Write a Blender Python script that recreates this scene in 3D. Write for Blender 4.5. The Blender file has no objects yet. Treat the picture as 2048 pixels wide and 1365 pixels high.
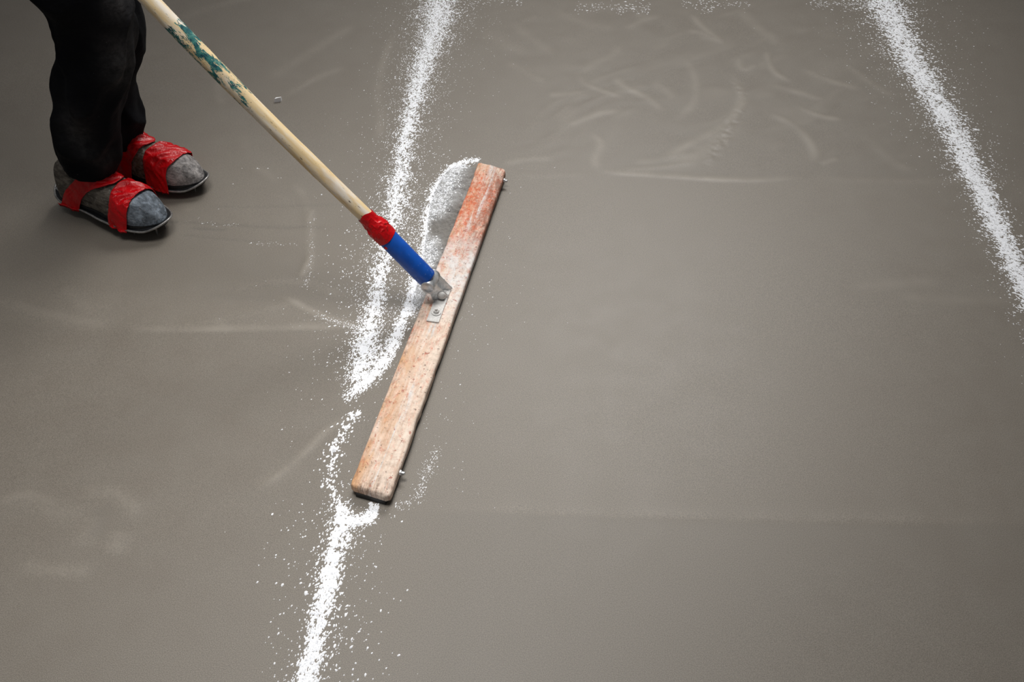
import bpy, bmesh, math, random
import numpy as np
from mathutils import Vector, Matrix, Quaternion

random.seed(7)
rng = np.random.default_rng(11)
SC = bpy.context.scene
COL = SC.collection

# ------------------------------------------------------------------ camera
PITCH = math.radians(45.0)      # looking down
FPX = 1955.0                    # focal length in pixels of a 2048 wide frame
CAMH = 1.45
cam_d = bpy.data.cameras.new('camera')
cam_d.sensor_width = 36.0
cam_d.lens = 36.0 * FPX / 2048.0
cam_d.clip_start = 0.02
cam = bpy.data.objects.new('camera', cam_d)
cam.location = (0, 0, CAMH)
cam.rotation_euler = (math.pi / 2 - PITCH, 0, 0)
COL.objects.link(cam)
SC.camera = cam

# ------------------------------------------------------------------ light
SC.view_settings.view_transform = 'Standard'
SC.view_settings.look = 'None'
SC.view_settings.gamma = 1.0
SC.view_settings.use_curve_mapping = False
SC.view_settings.exposure = 0.0

world = bpy.data.worlds.new('world')
SC.world = world
world.use_nodes = True
bgn = world.node_tree.nodes['Background']
bgn.inputs['Color'].default_value = (0.95, 0.97, 1.0, 1)
bgn.inputs['Strength'].default_value = 0.10


def area_lamp(name, loc, target, sx, sy, power, color, spread):
    l = bpy.data.lights.new(name, 'AREA')
    l.shape = 'RECTANGLE'
    l.size = sx
    l.size_y = sy
    l.energy = power
    l.color = color
    l.spread = math.radians(spread)
    o = bpy.data.objects.new(name, l)
    o.location = loc
    d = Vector(target) - Vector(loc)
    o.rotation_euler = d.to_track_quat('-Z', 'Y').to_euler()
    COL.objects.link(o)
    return o


area_lamp('unseen_lamp', (0.68, 4.15, 3.3), (0.34, 2.20, 0), 1.5, 1.2, 17.5, (1.0, 0.985, 0.96), 66)  # unseen overhead lamp, spread narrowed so the floor darkens outwards
area_lamp('unseen_lamp', (-0.50, 1.45, 3.2), (-0.42, 1.00, 0), 1.3, 1.0, 11, (1.0, 0.985, 0.96), 62)  # second unseen lamp, added to brighten the near left floor
area_lamp('sheen_panel', (-0.45, 5.3, 3.3), (-0.45, 5.1, 0), 2.4, 2.2, 34, (1.0, 0.99, 0.975), 180)  # unseen panel added to lay a sheen on the middle of the floor


# ------------------------------------------------------------------ helpers
SP, CP = math.sin(PITCH), math.cos(PITCH)


def G(x, y, z=0.0):
    """point of the place at height z seen at pixel x, y of the 2048 x 1365 photograph"""
    u = (x - 1024.0) / FPX
    v = (y - 682.5) / FPX
    d = np.array([u, CP - v * SP, -SP - v * CP])
    return np.array([0, 0, CAMH]) + d * ((z - CAMH) / d[2])


def hash3(i, j, k, seed):
    n = (i * 374761393 + j * 668265263 + k * 2147483647 + seed * 1274126177) & 0xFFFFFFFF
    n = ((n ^ (n >> 13)) * 1274126177) & 0xFFFFFFFF
    n = (n ^ (n >> 16)) & 0xFFFFFFFF
    return n.astype(np.float64) / 4294967295.0


def vnoise(p, seed=0):
    """smooth value noise in -1..1, p is (n, 3)"""
    p = np.asarray(p, float)
    f = np.floor(p)
    i = f.astype(np.int64)
    t = p - f
    t = t * t * t * (t * (t * 6 - 15) + 10)
    out = 0
    for dx in (0, 1):
        for dy in (0, 1):
            for dz in (0, 1):
                w = (t[:, 0] if dx else 1 - t[:, 0]) * (t[:, 1] if dy else 1 - t[:, 1]) * (t[:, 2] if dz else 1 - t[:, 2])
                out = out + w * hash3(i[:, 0] + dx, i[:, 1] + dy, i[:, 2] + dz, seed)
    return out * 2 - 1


def fbm(p, octaves=4, seed=0):
    p = np.asarray(p, float)
    a, s, out = 1.0, 0.0, 0
    for o in range(octaves):
        out = out + a * vnoise(p * (2 ** o), seed + o * 17)
        s += a
        a *= 0.5
    return out / s


def tag(o, label=None, category=None, group=None, kind=None):
    if label:
        o['label'] = label
    if category:
        o['category'] = category
    if group:
        o['group'] = group
    if kind:
        o['kind'] = kind
    return o


def empty(name, loc=(0, 0, 0)):
    o = bpy.data.objects.new(name, None)
    o.empty_display_size = 0.1
    o.location = loc
    COL.objects.link(o)
    return o


def mesh_obj(name, verts, faces, material, parent=None, smooth=True, matrix=None):
    me = bpy.data.meshes.new(name)
    verts = np.asarray(verts, float)
    if matrix is not None:
        verts = verts @ np.array(matrix.to_3x3()).T + np.array(matrix.translation)
    if isinstance(faces, np.ndarray):
        n, k = faces.shape
        me.vertices.add(len(verts))
        me.vertices.foreach_set('co', verts.ravel())
        me.loops.add(n * k)
        me.loops.foreach_set('vertex_index', faces.astype(np.int32).ravel())
        me.polygons.add(n)
        me.polygons.foreach_set('loop_start', np.arange(0, n * k, k, dtype=np.int32))
        me.update(calc_edges=True)
        me.validate()
    else:
        me.from_pydata([tuple(v) for v in verts], [], [tuple(f) for f in faces])
        me.update()
    me.polygons.foreach_set('use_smooth', [smooth] * len(me.polygons))
    if material is not None:
        me.materials.append(material)
    o = bpy.data.objects.new(name, me)
    COL.objects.link(o)
    if parent is not None:
        o.parent = parent
        o.matrix_parent_inverse = parent_world(parent).inverted()
    return o


def parent_world(p):
    m = Matrix.LocRotScale(p.location, p.rotation_euler, p.scale)
    if p.parent is not None:
        m = parent_world(p.parent) @ p.matrix_parent_inverse @ m
    return m


def bm_obj(name, bm, material, parent=None, smooth=True, matrix=None):
    bmesh.ops.recalc_face_normals(bm, faces=bm.faces)
    if matrix is not None:
        bm.transform(matrix)
    me = bpy.data.meshes.new(name)
    bm.to_mesh(me)
    bm.free()
    me.polygons.foreach_set('use_smooth', [smooth] * len(me.polygons))
    me.materials.append(material)
    o = bpy.data.objects.new(name, me)
    COL.objects.link(o)
    if parent is not None:
        o.parent = parent
        o.matrix_parent_inverse = parent_world(parent).inverted()
    return o


def grid_faces(nu, nv, closed_v=False):
    """quads of a (nu, nv) vertex grid, index = u * nv + v"""
    u = np.arange(nu - 1)[:, None]
    v = np.arange(nv if closed_v else nv - 1)[None, :]
    v2 = (v + 1) % nv
    return np.stack([u * nv + v, (u + 1) * nv + v, (u + 1) * nv + v2, u * nv + v2], -1).reshape(-1, 4)


def frame_from_axis(a, b, up=(0, 0, 1)):
    """matrix with local x from a towards b, origin at a"""
    a = Vector(a)
    x = (Vector(b) - a).normalized()
    z = Vector(up) - x * x.dot(Vector(up))
    z.normalize()
    y = z.cross(x)
    m = Matrix((x, y, z)).transposed().to_4x4()
    m.translation = a
    return m


# ------------------------------------------------------------------ materials
class NT:
    def __init__(self, name):
        self.m = bpy.data.materials.new(name)
        self.m.use_nodes = True
        self.t = self.m.node_tree
        self.b = self.t.nodes['Principled BSDF']

    def n(self, kind, **props):
        nd = self.t.nodes.new(kind)
        for k, v in props.items():
            setattr(nd, k, v)
        return nd

    def link(self, a, b):
        self.t.links.new(a, b)

    def coords(self, kind='Object', scale=(1, 1, 1), rot=(0, 0, 0), loc=(0, 0, 0)):
        tc = self.n('ShaderNodeTexCoord')
        mp = self.n('ShaderNodeMapping')
        mp.inputs['Scale'].default_value = scale
        mp.inputs['Rotation'].default_value = rot
        mp.inputs['Location'].default_value = loc
        self.link(tc.outputs[kind], mp.inputs['Vector'])
        return mp.outputs['Vector']

    def noise(self, vec, scale, detail=4, rough=0.55, dist=0.0):
        nd = self.n('ShaderNodeTexNoise')
        nd.inputs['Scale'].default_value = scale
        nd.inputs['Detail'].default_value = detail
        nd.inputs['Roughness'].default_value = rough
        nd.inputs['Distortion'].default_value = dist
        self.link(vec, nd.inputs['Vector'])
        return nd.outputs['Fac']

    def ramp(self, fac, stops, interp='LINEAR'):
        nd = self.n('ShaderNodeValToRGB')
        cr = nd.color_ramp
        cr.interpolation = interp
        while len(cr.elements) < len(stops):
            cr.elements.new(0.5)
        for e, (p, c) in zip(cr.elements, stops):
            e.position = p
            e.color = (c[0], c[1], c[2], 1) if hasattr(c, '__len__') else (c, c, c, 1)
        self.link(fac, nd.inputs['Fac'])
        return nd.outputs['Color']

    def mix(self, fac, a, b, mode='MIX'):
        nd = self.n('ShaderNodeMix', data_type='RGBA', blend_type=mode)
        for sock, v in ((nd.inputs[0], fac), (nd.inputs[6], a), (nd.inputs[7], b)):
            if hasattr(v, 'is_linked'):
                self.link(v, sock)
            elif hasattr(v, '__len__'):
                sock.default_value = (v[0], v[1], v[2], 1)
            else:
                sock.default_value = v
        return nd.outputs[2]

    def math(self, op, a, b=None, clamp=False):
        nd = self.n('ShaderNodeMath', operation=op, use_clamp=clamp)
        for sock, v in ((nd.inputs[0], a), (nd.inputs[1], b)):
            if v is None:
                continue
            if hasattr(v, 'is_linked'):
                self.link(v, sock)
            else:
                sock.default_value = v
        return nd.outputs[0]

    def attr(self, name):
        nd = self.n('ShaderNodeAttribute', attribute_name=name)
        return nd.outputs['Fac']

    def sep(self, vec):
        nd = self.n('ShaderNodeSeparateXYZ')
        self.link(vec, nd.inputs[0])
        return nd.outputs

    def color(self, c):
        if hasattr(c, 'is_linked'):
            self.link(c, self.b.inputs['Base Color'])
        else:
            self.b.inputs['Base Color'].default_value = (c[0], c[1], c[2], 1)

    def set(self, **kw):
        for k, v in kw.items():
            s = self.b.inputs[k.replace('_', ' ')]
            if hasattr(v, 'is_linked'):
                self.link(v, s)
            else:
                s.default_value = v

    def bump(self, h, strength, dist):
        nd = self.n('ShaderNodeBump')
        nd.inputs['Strength'].default_value = strength
        nd.inputs['Distance'].default_value = dist
        self.link(h, nd.inputs['Height'])
        self.link(nd.outputs['Normal'], self.b.inputs['Normal'])


def srgb(r, g, b):
    f = lambda c: ((c / 255 + 0.055) / 1.055) ** 2.4 if c > 10 else c / 255 / 12.92
    return (f(r), f(g), f(b))


def plain(name, col, rough, metal=0.0, spec=0.5, var=0.15, scale=60, bump=0.0):
    N = NT(name)
    v = N.coords('Object')
    f = N.noise(v, scale, 5)
    c = N.ramp(f, [(0.3, tuple(k * (1 - var) for k in col)), (0.7, tuple(min(1, k * (1 + var)) for k in col))])
    N.color(c)
    N.set(Roughness=rough, Metallic=metal, Specular_IOR_Level=spec)
    if bump:
        N.bump(f, 0.6, bump)
    return N.m


# wet levelled screed
def floor_material():
    N = NT('wet_screed')
    v = N.coords('Object')
    big = N.noise(v, 1.3, 3, 0.5)
    base = N.ramp(big, [(0.3, (0.172, 0.149, 0.121)), (0.7, (0.186, 0.164, 0.136))])
    mot = N.noise(v, 14.0, 4, 0.6)
    base = N.mix(0.5, base, N.ramp(mot, [(0.3, (0.169, 0.146, 0.120)), (0.7, (0.191, 0.170, 0.142))]))
    # fine sand grain
    gr = N.noise(v, 620.0, 2, 0.7)
    grain = N.ramp(gr, [(0.34, (0.70, 0.70, 0.70)), (0.5, (1, 1, 1)), (0.66, (1.32, 1.32, 1.32))])
    base = N.mix(1.0, base, grain, 'MULTIPLY')
    # pale laitance trailed by the float
    st = N.attr('laitance')
    base = N.mix(st, base, (0.30, 0.268, 0.225))
    fi = N.attr('fines')
    base = N.mix(fi, base, (0.115, 0.105, 0.09))
    N.color(base)
    ro = N.ramp(mot, [(0.3, 0.46), (0.7, 0.52)])
    N.set(Roughness=ro, Specular_IOR_Level=0.45)
    N.bump(gr, 0.25, 0.0006)
    return N.m


def powder_material(name, lo, hi):
    N = NT(name)
    v = N.coords('Object')
    f = N.noise(v, 90, 3)
    N.color(N.ramp(f, [(0.3, lo), (0.6, hi)]))
    N.set(Roughness=0.9, Specular_IOR_Level=0.2)
    return N.m


M_FLOOR = floor_material()
M_POWDER = powder_material('white_powder', (0.86, 0.87, 0.91), (0.93, 0.94, 0.97))
M_RUBBER = plain('black_rubber', (0.012, 0.012, 0.012), 0.6)


# ------------------------------------------------------------------ floor
def chaikin(p, n=2):
    p = np.asarray(p, float)
    for _ in range(n):
        q = np.empty((2 * len(p) - 2, p.shape[1]))
        q[0::2] = 0.75 * p[:-1] + 0.25 * p[1:]
        q[1::2] = 0.25 * p[:-1] + 0.75 * p[1:]
        p = np.vstack([p[:1], q, p[-1:]])
    return p


def resample(p, step):
    p = np.asarray(p, float)
    d = np.linalg.norm(np.diff(p[:, :2], axis=0), axis=1)
    s = np.concatenate([[0], np.cumsum(d)])
    t = np.arange(0, s[-1] + 1e-9, step)
    return np.stack([np.interp(t, s, p[:, k]) for k in range(p.shape[1])], -1), s[-1]


GX0, GX1, GY0, GY1, GS = -2.05, 2.05, 0.45, 3.45, 0.005
gx = np.arange(GX0, GX1 + 1e-9, GS)
gy = np.arange(GY0, GY1 + 1e-9, GS)
NX, NY = len(gx), len(gy)
HGT = np.zeros((NX, NY))
LAI = np.zeros((NX, NY))
FIN = np.zeros((NX, NY))


def stroke(px, width, height=0.0, pale=0.0, dark=0.0, asym=0.0, rough=0.0):
    """a trailed mark in the screed: ridge of a width (m), height (m) and pale laitance"""
    pts = np.array([G(*q)[:2] for q in px])
    pts, L = resample(chaikin(pts, 3), 0.003)
    n = len(pts)
    R = width * 3.0
    taper = np.clip(np.minimum(np.arange(n), np.arange(n)[::-1]) / max(1, n * 0.22), 0, 1)
    taper = taper * taper * (3 - 2 * taper)
    mh = np.zeros_like(HGT)
    ix0 = max(0, int((pts[:, 0].min() - R - GX0) / GS)); ix1 = min(NX, int((pts[:, 0].max() + R - GX0) / GS) + 2)
    iy0 = max(0, int((pts[:, 1].min() - R - GY0) / GS)); iy1 = min(NY, int((pts[:, 1].max() + R - GY0) / GS) + 2)
    if ix1 <= ix0 or iy1 <= iy0:
        return
    X, Y = np.meshgrid(gx[ix0:ix1], gy[iy0:iy1], indexing='ij')
    best = np.full(X.shape, 1e9)
    tp = np.zeros(X.shape)
    side = np.zeros(X.shape)
    step = max(1, int(width * 0.5 / 0.003))
    for k in range(0, n, step):
        d = np.hypot(X - pts[k, 0], Y - pts[k, 1])
        m = d < best
        a, b = pts[max(0, k - 2)], pts[min(n - 1, k + 2)]
        tx, ty = b - a
        sg = np.sign(tx * (Y - pts[k, 1]) - ty * (X - pts[k, 0]))
        best = np.where(m, d, best)
        tp = np.where(m, taper[k], tp)
        side = np.where(m, sg, side)
    w = width * (1 + asym * side)
    g = np.exp(-(best / w) ** 2) * tp
    P3 = np.stack([X.ravel(), Y.ravel(), 0 * X.ravel()], -1)
    br = 0.75 + 0.5 * fbm(P3 * 16, 3, 5).reshape(X.shape)
    if rough:
        nz = fbm(P3 * 70, 3, 9).reshape(X.shape)
        HGT[ix0:ix1, iy0:iy1] += g * rough * nz
    HGT[ix0:ix1, iy0:iy1] += g * height * br
    LAI[ix0:ix1, iy0:iy1] = np.maximum(LAI[ix0:ix1, iy0:iy1], g * pale * np.clip(br, 0.2, 1.3))
    FIN[ix0:ix1, iy0:iy1] = np.maximum(FIN[ix0:ix1, iy0:iy1], g * dark)


# trailing marks in the upper right: float passes that overlap and swirl
S = stroke
S([(1182, 330), (1200, 345), (1300, 351), (1385, 357), (1450, 361), (1540, 362), (1618, 354)], .010, .0012, .55, asym=.4)
S([(1618, 354), (1700, 362), (1850, 364), (2048, 366)], .012, .0006, .12)
S([(1300, 335), (1370, 292), (1430, 265), (1470, 232), (1488, 198), (1474, 165), (1455, 138)], .016, .0010, .42)
S([(1330, 345), (1400, 305), (1450, 270), (1480, 225)], .030, .0008, .30)
S([(1502, 203), (1478, 225), (1450, 270), (1428, 305), (1412, 345)], .016, .0003, .18, rough=.0022)
S([(1490, 200), (1478, 170), (1465, 145)], .014, .0, .1, rough=.0015)
S([(1158, 148), (1165, 166), (1210, 184), (1252, 196)], .010, .0006, .38)
S([(1228, 148), (1242, 172), (1288, 190), (1312, 210), (1328, 230)], .013, .0009, .48)
S([(1300, 160), (1338, 183), (1352, 206)], .016, .0005, .28)
S([(1125, 254), (1165, 240), (1198, 225), (1255, 220)], .012, .0007, .45)
S([(1380, 26), (1412, 62), (1452, 86)], .012, .0008, .42)
S([(1478, 16), (1510, 50), (1546, 76), (1562, 98)], .020, .0007, .38)
S([(1533, 96), (1536, 128), (1558, 154), (1594, 166)], .011, .0008, .42)
S([(1585, 208), (1636, 233), (1692, 240)], .011, .0009, .48)
S([(1530, 222), (1582, 246), (1612, 272), (1632, 302), (1624, 332)], .013, .0008, .42)
S([(1530, 168), (1590, 182), (1662, 205)], .013, .0006, .30)
S([(1600, 136), (1660, 164), (1735, 182)], .014, .0007, .38)
S([(1180, 262), (1206, 288), (1186, 318), (1200, 345)], .012, .0006, .38)
S([(1020, 40), (1070, 85), (1115, 112)], .018, .0005, .22)
S([(1010, 120), (1060, 150), (1100, 170)], .016, .0005, .22)
S([(1000, 329), (1060, 316), (1115, 319)], .012, .0006, .35)
S([(1360, 104), (1390, 148), (1396, 192), (1368, 232), (1335, 246)], .014, .0006, .34)
S([(1362, 62), (1400, 64), (1440, 84), (1460, 90)], .014, .0005, .32)
S([(1250, 60), (1290, 36), (1330, 32)], .014, .0005, .24)
S([(1160, 150), (1190, 125), (1230, 110), (1240, 85)], .018, .0005, .24)
S([(1090, 190), (1140, 188), (1175, 182)], .014, .0004, .26)
S([(1480, 110), (1478, 130), (1490, 142), (1518, 126)], .012, .0010, .45)
S([(1400, 70), (1430, 78), (1455, 84)], .022, .0006, .28)
S([(1640, 330), (1660, 322), (1680, 316)], .010, .0006, .28)
S([(1260, 326), (1330, 318), (1400, 300)], .014, .0007, .25)
S([(1230, 340), (1320, 336), (1400, 322)], .010, .0008, .30)
S([(960, 60), (1010, 90), (1070, 110)], .030, .0004, .16)
S([(1680, 120), (1760, 180), (1800, 200)], .014, .0005, .22)
S([(1720, 262), (1780, 320), (1840, 350)], .016, .0005, .22)
S([(1100, 20), (1180, 50), (1240, 60)], .022, .0004, .18)
# faint lines further down the right side
S([(1700, 575), (1790, 568), (1890, 563)], .016, .0004, .18)
S([(1780, 590), (1870, 600), (2048, 604)], .016, .0004, .16)
S([(785, 1013), (950, 1020), (1200, 1031), (1500, 1040), (1800, 1044), (2100, 1046)], .012, .0008, .08, asym=.5)
S([(1020, 352), (1120, 350), (1190, 348)], .012, .0004, .12)
# left: float marks round the shoes
S([(225, 654), (300, 663), (450, 661), (600, 658), (690, 655), (740, 662)], .012, .0014, .46, asym=.5)
S([(560, 590), (640, 632), (700, 650), (730, 660)], .010, .0012, .60)
S([(-40, 592), (50, 618), (140, 640), (250, 655)], .020, .0008, .28)
S([(120, 560), (150, 600), (190, 625), (230, 620)], .024, .0008, .20)
S([(150, 640), (190, 622), (235, 605)], .010, .0006, .22)
S([(560, 350), (605, 385), (622, 430), (618, 500), (622, 572)], .014, .0010, .34)
S([(598, 560), (614, 530), (622, 505)], .008, .0010, .55)
S([(610, 448), (622, 430), (628, 412)], .006, .0006, .45)
S([(440, 590), (520, 565), (600, 560), (680, 590), (720, 610)], .018, .0008, .24)
S([(450, 640), (540, 620), (610, 600)], .016, .0006, .20)
S([(300, 660), (390, 648), (480, 640)], .010, .0006, .22)
S([(500, 330), (540, 350), (560, 380)], .016, .0005, .22)
S([(480, 265), (490, 300), (500, 330)], .020, .0004, .16)
S([(520, 170), (580, 130), (660, 80), (720, 40)], .020, .0004, .20)
S([(560, 200), (620, 160), (700, 130)], .014, .0004, .18)
S([(590, 180), (640, 150)], .012, .0004, .18)
S([(760, 150), (752, 200), (765, 240), (750, 290)], .014, .0004, .28)
S([(790, 60), (762, 130), (758, 170)], .012, .0004, .26)
S([(350, 40), (420, 15), (520, -10)], .02, .0004, .18)
S([(440, 150), (432, 190), (450, 215)], .012, .0004, .16)
S([(330, 443), (440, 449), (560, 456), (645, 455)], .0055, -.0009, 0, .30)
S([(375, 456), (420, 459), (462, 460)], .0050, -.0009, 0, .42)
S([(330, 444), (362, 445)], .0060, -.0010, 0, .5)
S([(340, 468), (430, 478), (560, 486)], .0050, -.0006, 0, .20)
S([(560, 456), (610, 453), (660, 458)], .0050, -.0006, 0, .25)
S([(400, 412), (520, 415), (640, 410), (700, 412)], .0050, -.0006, 0, .18)
S([(370, 425), (375, 418), (385, 424)], .010, .0006, .35)
S([(400, 590), (470, 596), (560, 600)], .012, -.0006, 0, .12)
# bottom left: rings left by a plate
S([(-20, 1020), (5, 1004), (40, 990), (90, 1000), (120, 1020)], .012, .0010, .30)
S([(150, 988), (190, 983), (240, 990), (272, 1020), (276, 1046)], .014, .0010, .22)
S([(182, 1030), (176, 1070), (160, 1100)], .024, .0008, .20)
S([(240, 1060), (232, 1090), (215, 1115)], .022, .0008, .20)
S([(200, 1010), (205, 1040), (190, 1090)], .016, -.0008, 0, .18)
S([(30, 1130), (70, 1138), (130, 1145), (200, 1140)], .014, .0010, .28)
S([(60, 1010), (110, 1025), (180, 1030)], .016, .0006, .16)
# pale trail to the lower powder line
S([(498, 992), (552, 955), (605, 912), (650, 862), (712, 824)], .009, .0007, .42)
S([(505, 980), (560, 946), (600, 918)], .020, .0004, .18)
# shallow, slightly darker groove beside the board
S([(720, 800), (738, 850), (722, 900), (706, 950)], .022, -.0010, 0, .10)

# the passes of the float differ a little in wetness
XG, YG = np.meshgrid(gx, gy, indexing='ij')
ln_ = np.array([G(*q)[:2] for q in ((785, 1013), (950, 1020), (1200, 1031), (1500, 1040), (1800, 1044), (2300, 1048))])
below = np.clip((np.interp(XG, ln_[:, 0], ln_[:, 1]) - YG) / .012, 0, 1) * np.clip((XG - ln_[0, 0]) / .12, 0, 1)
FIN = np.maximum(FIN, .16 * below)
ln_ = np.array([G(*q)[:2] for q in ((1190, 347), (1440, 360), (1620, 358), (2300, 366))])
above = np.clip((YG - np.interp(XG, ln_[:, 0], ln_[:, 1])) / .02, 0, 1) * np.clip((XG - ln_[0, 0]) / .25, 0, 1)
FIN = np.maximum(FIN, .10 * above)
ln_ = np.array([G(*q)[:2] for q in ((-300, 640), (230, 660), (450, 663), (700, 658))])
above = np.clip((YG - np.interp(XG, ln_[:, 0], ln_[:, 1])) / .02, 0, 1) * np.clip((-.28 - XG) / .2, 0, 1) * np.clip((2.4 - YG) / .5, 0, 1)
LAI = np.maximum(LAI, .09 * above)
PG = np.stack([a.ravel() for a in np.meshgrid(gx, gy, [0.0], indexing='ij')], -1)
HGT += 0.0006 * fbm(PG * 1.6, 2, 21).reshape(NX, NY)
# directional float drag: fine grooves along the swirl region (upper right) with warped coordinates
wx = PG[:, 0] + 0.10 * fbm(PG * 3.0, 2, 31)
wy = PG[:, 1] + 0.10 * fbm(PG * 3.0, 2, 37)
swirl = vnoise(np.stack([wx * 9 + wy * 6, wy * 26 - wx * 16, 0 * wx], -1), 41)
mask = np.clip((PG[:, 1] - 2.0) / 0.25, 0, 1) * np.clip((PG[:, 0] + 0.1) / 0.2, 0, 1) * np.clip((1.25 - PG[:, 0]) / 0.4, 0, 1)
swp = np.clip(swirl, 0, 1) ** 2 * mask
HGT += (0.0004 * swirl * mask).reshape(NX, NY)
LAI = np.clip(1.3 * np.maximum(LAI, 0.16 * swp.reshape(NX, NY)), 0, 1)
edge = np.minimum.reduce([(PG[:, 0] - GX0), (GX1 - PG[:, 0]), (PG[:, 1] - GY0), (GY1 - PG[:, 1])]).reshape(NX, NY)
HGT *= np.clip(edge / 0.1, 0, 1)
HGT -= max(0.0, float(HGT.max()) - 0.0022)

fv = PG.copy()
fv[:, 2] = HGT.ravel()
ff = grid_faces(NX, NY)
# flat apron of the same screed, running on to the rest of the hall
a0 = len(fv)
OX0, OX1, OY0, OY1 = -7.0, 7.0, -3.5, 10.0
ap = []
apf = []
ring_i = np.concatenate([np.arange(NX) * NY, (NX - 1) * NY + np.arange(1, NY), (np.arange(NX - 2, -1, -1)) * NY + NY - 1, np.arange(NY - 2, 0, -1)])
c = np.array([0.0, 1.95])
rp = fv[ring_i][:, :2]
d = rp - c
sx = np.where(d[:, 0] > 0, (OX1 - c[0]) / np.maximum(d[:, 0], 1e-9), (OX0 - c[0]) / np.minimum(d[:, 0], -1e-9))
sy = np.where(d[:, 1] > 0, (OY1 - c[1]) / np.maximum(d[:, 1], 1e-9), (OY0 - c[1]) / np.minimum(d[:, 1], -1e-9))
s_ = np.minimum(sx, sy)[:, None]
outer = np.column_stack([c + d * s_, np.zeros(len(d)) + fv[ring_i][:, 2].mean()])
nr = len(ring_i)
k = np.arange(nr)
k2 = (k + 1) % nr
apf = np.stack([ring_i[k], a0 + k, a0 + k2, ring_i[k2]], -1)
fv = np.vstack([fv, outer])
ff = np.vstack([ff, apf])
floor = mesh_obj('floor', fv, ff, M_FLOOR)
tag(floor, 'wet grey-brown levelling screed with pale float swirls', 'floor', kind='structure')
for nm, arr in (('laitance', LAI), ('fines', FIN)):
    at = floor.data.attributes.new(nm, 'FLOAT', 'POINT')
    at.data.foreach_set('value', np.concatenate([arr.ravel(), np.zeros(nr)]).astype(np.float32))
FZ = float(HGT[NX // 2 - 60:NX // 2 + 60, 150:400].mean())


def floor_z(x, y):
    i = np.clip(((np.asarray(x) - GX0) / GS).astype(int), 0, NX - 1)
    j = np.clip(((np.asarray(y) - GY0) / GS).astype(int), 0, NY - 1)
    return HGT[i, j]


# ------------------------------------------------------------------ powder
def grains_mesh(name, pos, size, dirs, elong, label, category, material=None, flat=0.55):
    """loose clumps of powder: each a small faceted lump"""
    n = len(pos)
    base = np.array([[1, 0, 0], [0.35, 0.8, 0], [-0.6, 0.7, 0], [-1, -0.1, 0], [-0.4, -0.85, 0], [0.55, -0.75, 0],
                     [0.25, 0.2, 1], [-0.3, -0.15, 0.9]], float)
    tri = np.array([[0, 1, 6], [1, 2, 6], [2, 7, 6], [2, 3, 7], [3, 4, 7], [4, 5, 7], [5, 6, 7], [5, 0, 6]])
    v = np.repeat(base[None], n, 0)
    v = v * (1 + 0.35 * (rng.random((n, 8, 1)) - 0.5) * 2) + 0.15 * (rng.random((n, 8, 3)) - 0.5)
    v[:, :6, 2] = -0.6
    v[:, :, 0] *= elong[:, None]
    v[:, :, 2] *= flat * (0.6 + 0.8 * rng.random((n, 1)))
    v *= size[:, None, None]
    ca, sa = np.cos(dirs)[:, None], np.sin(dirs)[:, None]
    x = v[:, :, 0] * ca - v[:, :, 1] * sa
    y = v[:, :, 0] * sa + v[:, :, 1] * ca
    v[:, :, 0], v[:, :, 1] = x, y
    z0 = floor_z(pos[:, 0], pos[:, 1])
    v[:, :, 0] += pos[:, 0:1]
    v[:, :, 1] += pos[:, 1:2]
    v[:, :, 2] += z0[:, None] + (pos[:, 2:3] if pos.shape[1] > 2 else 0) + 0.0002
    f = (tri[None] + (np.arange(n) * 8)[:, None, None]).reshape(-1, 3)
    o = mesh_obj(name, v.reshape(-1, 3), f, material or M_POWDER, smooth=True)
    return tag(o, label, category, kind='stuff')


def scatter_line(px, n, core_frac, jitter_dir=None):
    """px rows: x, y, core half width px, spread px, weight. returns ground points and relative core distance"""
    a = np.array(px, float)
    g = np.array([np.concatenate([G(q[0], q[1])[:2], [(G(q[0] + q[2], q[1])[0] - G(q[0], q[1])[0]),
                                                     (G(q[0] + q[3], q[1])[0] - G(q[0], q[1])[0]), q[4]]]) for q in a])
    g, L = resample(chaikin(g, 2), 0.002)
    w = g[:, 4] / g[:, 4].sum()
    k = rng.choice(len(g), n, p=w)
    t = g[np.minimum(k + 1, len(g) - 1)][:, :2] - g[np.maximum(k - 1, 0)][:, :2]
    t /= np.linalg.norm(t, axis=1)[:, None] + 1e-12
    nrm = np.stack([t[:, 1], -t[:, 0]], -1)
    core = rng.random(n) < core_frac
    off = np.where(core, rng.normal(0, 1, n) * g[k, 2] * 0.62, rng.laplace(0, 1, n) * g[k, 3] * 0.55)
    # meander so the edge of the line is uneven
    mean = 0.35 * g[k, 2] * vnoise(np.stack([k * 0.004, 0 * k, 0 * k], -1), 3)
    p = g[k, :2] + nrm * (off + mean)[:, None] + rng.normal(0, 0.004, (n, 2))
    return p, np.abs(off) / g[k, 2], core


def clump_thin(p, rel, amount, scale=60.0, seed=3):
    """drop grains in patches so the scatter is clumpy, less so in the core"""
    nz = fbm(np.column_stack([p, np.zeros(len(p))]) * scale, 2, seed)
    keep = rng.random(len(p)) < np.clip(1 - amount * (0.5 + nz) * np.clip(rel, 0.3, 1.3), 0.05, 1)
    return keep


def gaps(p, strength, seed=23):
    """streaky gaps inside the dense core of a line"""
    q = np.column_stack([p[:, 0] * 150 + p[:, 1] * 40, p[:, 1] * 95 - p[:, 0] * 30, np.zeros(len(p))])
    nz = vnoise(q, seed) * .6 + vnoise(q * 2.1, seed + 1) * .4
    return rng.random(len(p)) < np.clip(1 - strength * (0.45 + 1.5 * nz), 0.06, 1)


def sizes(n, rel, core, s0):
    s = s0 * np.exp(rng.normal(0, 0.42, n))
    s *= np.where(core, 1.0, np.clip(1.0 - 0.2 * rel, 0.42, 1.0))
    return s


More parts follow.
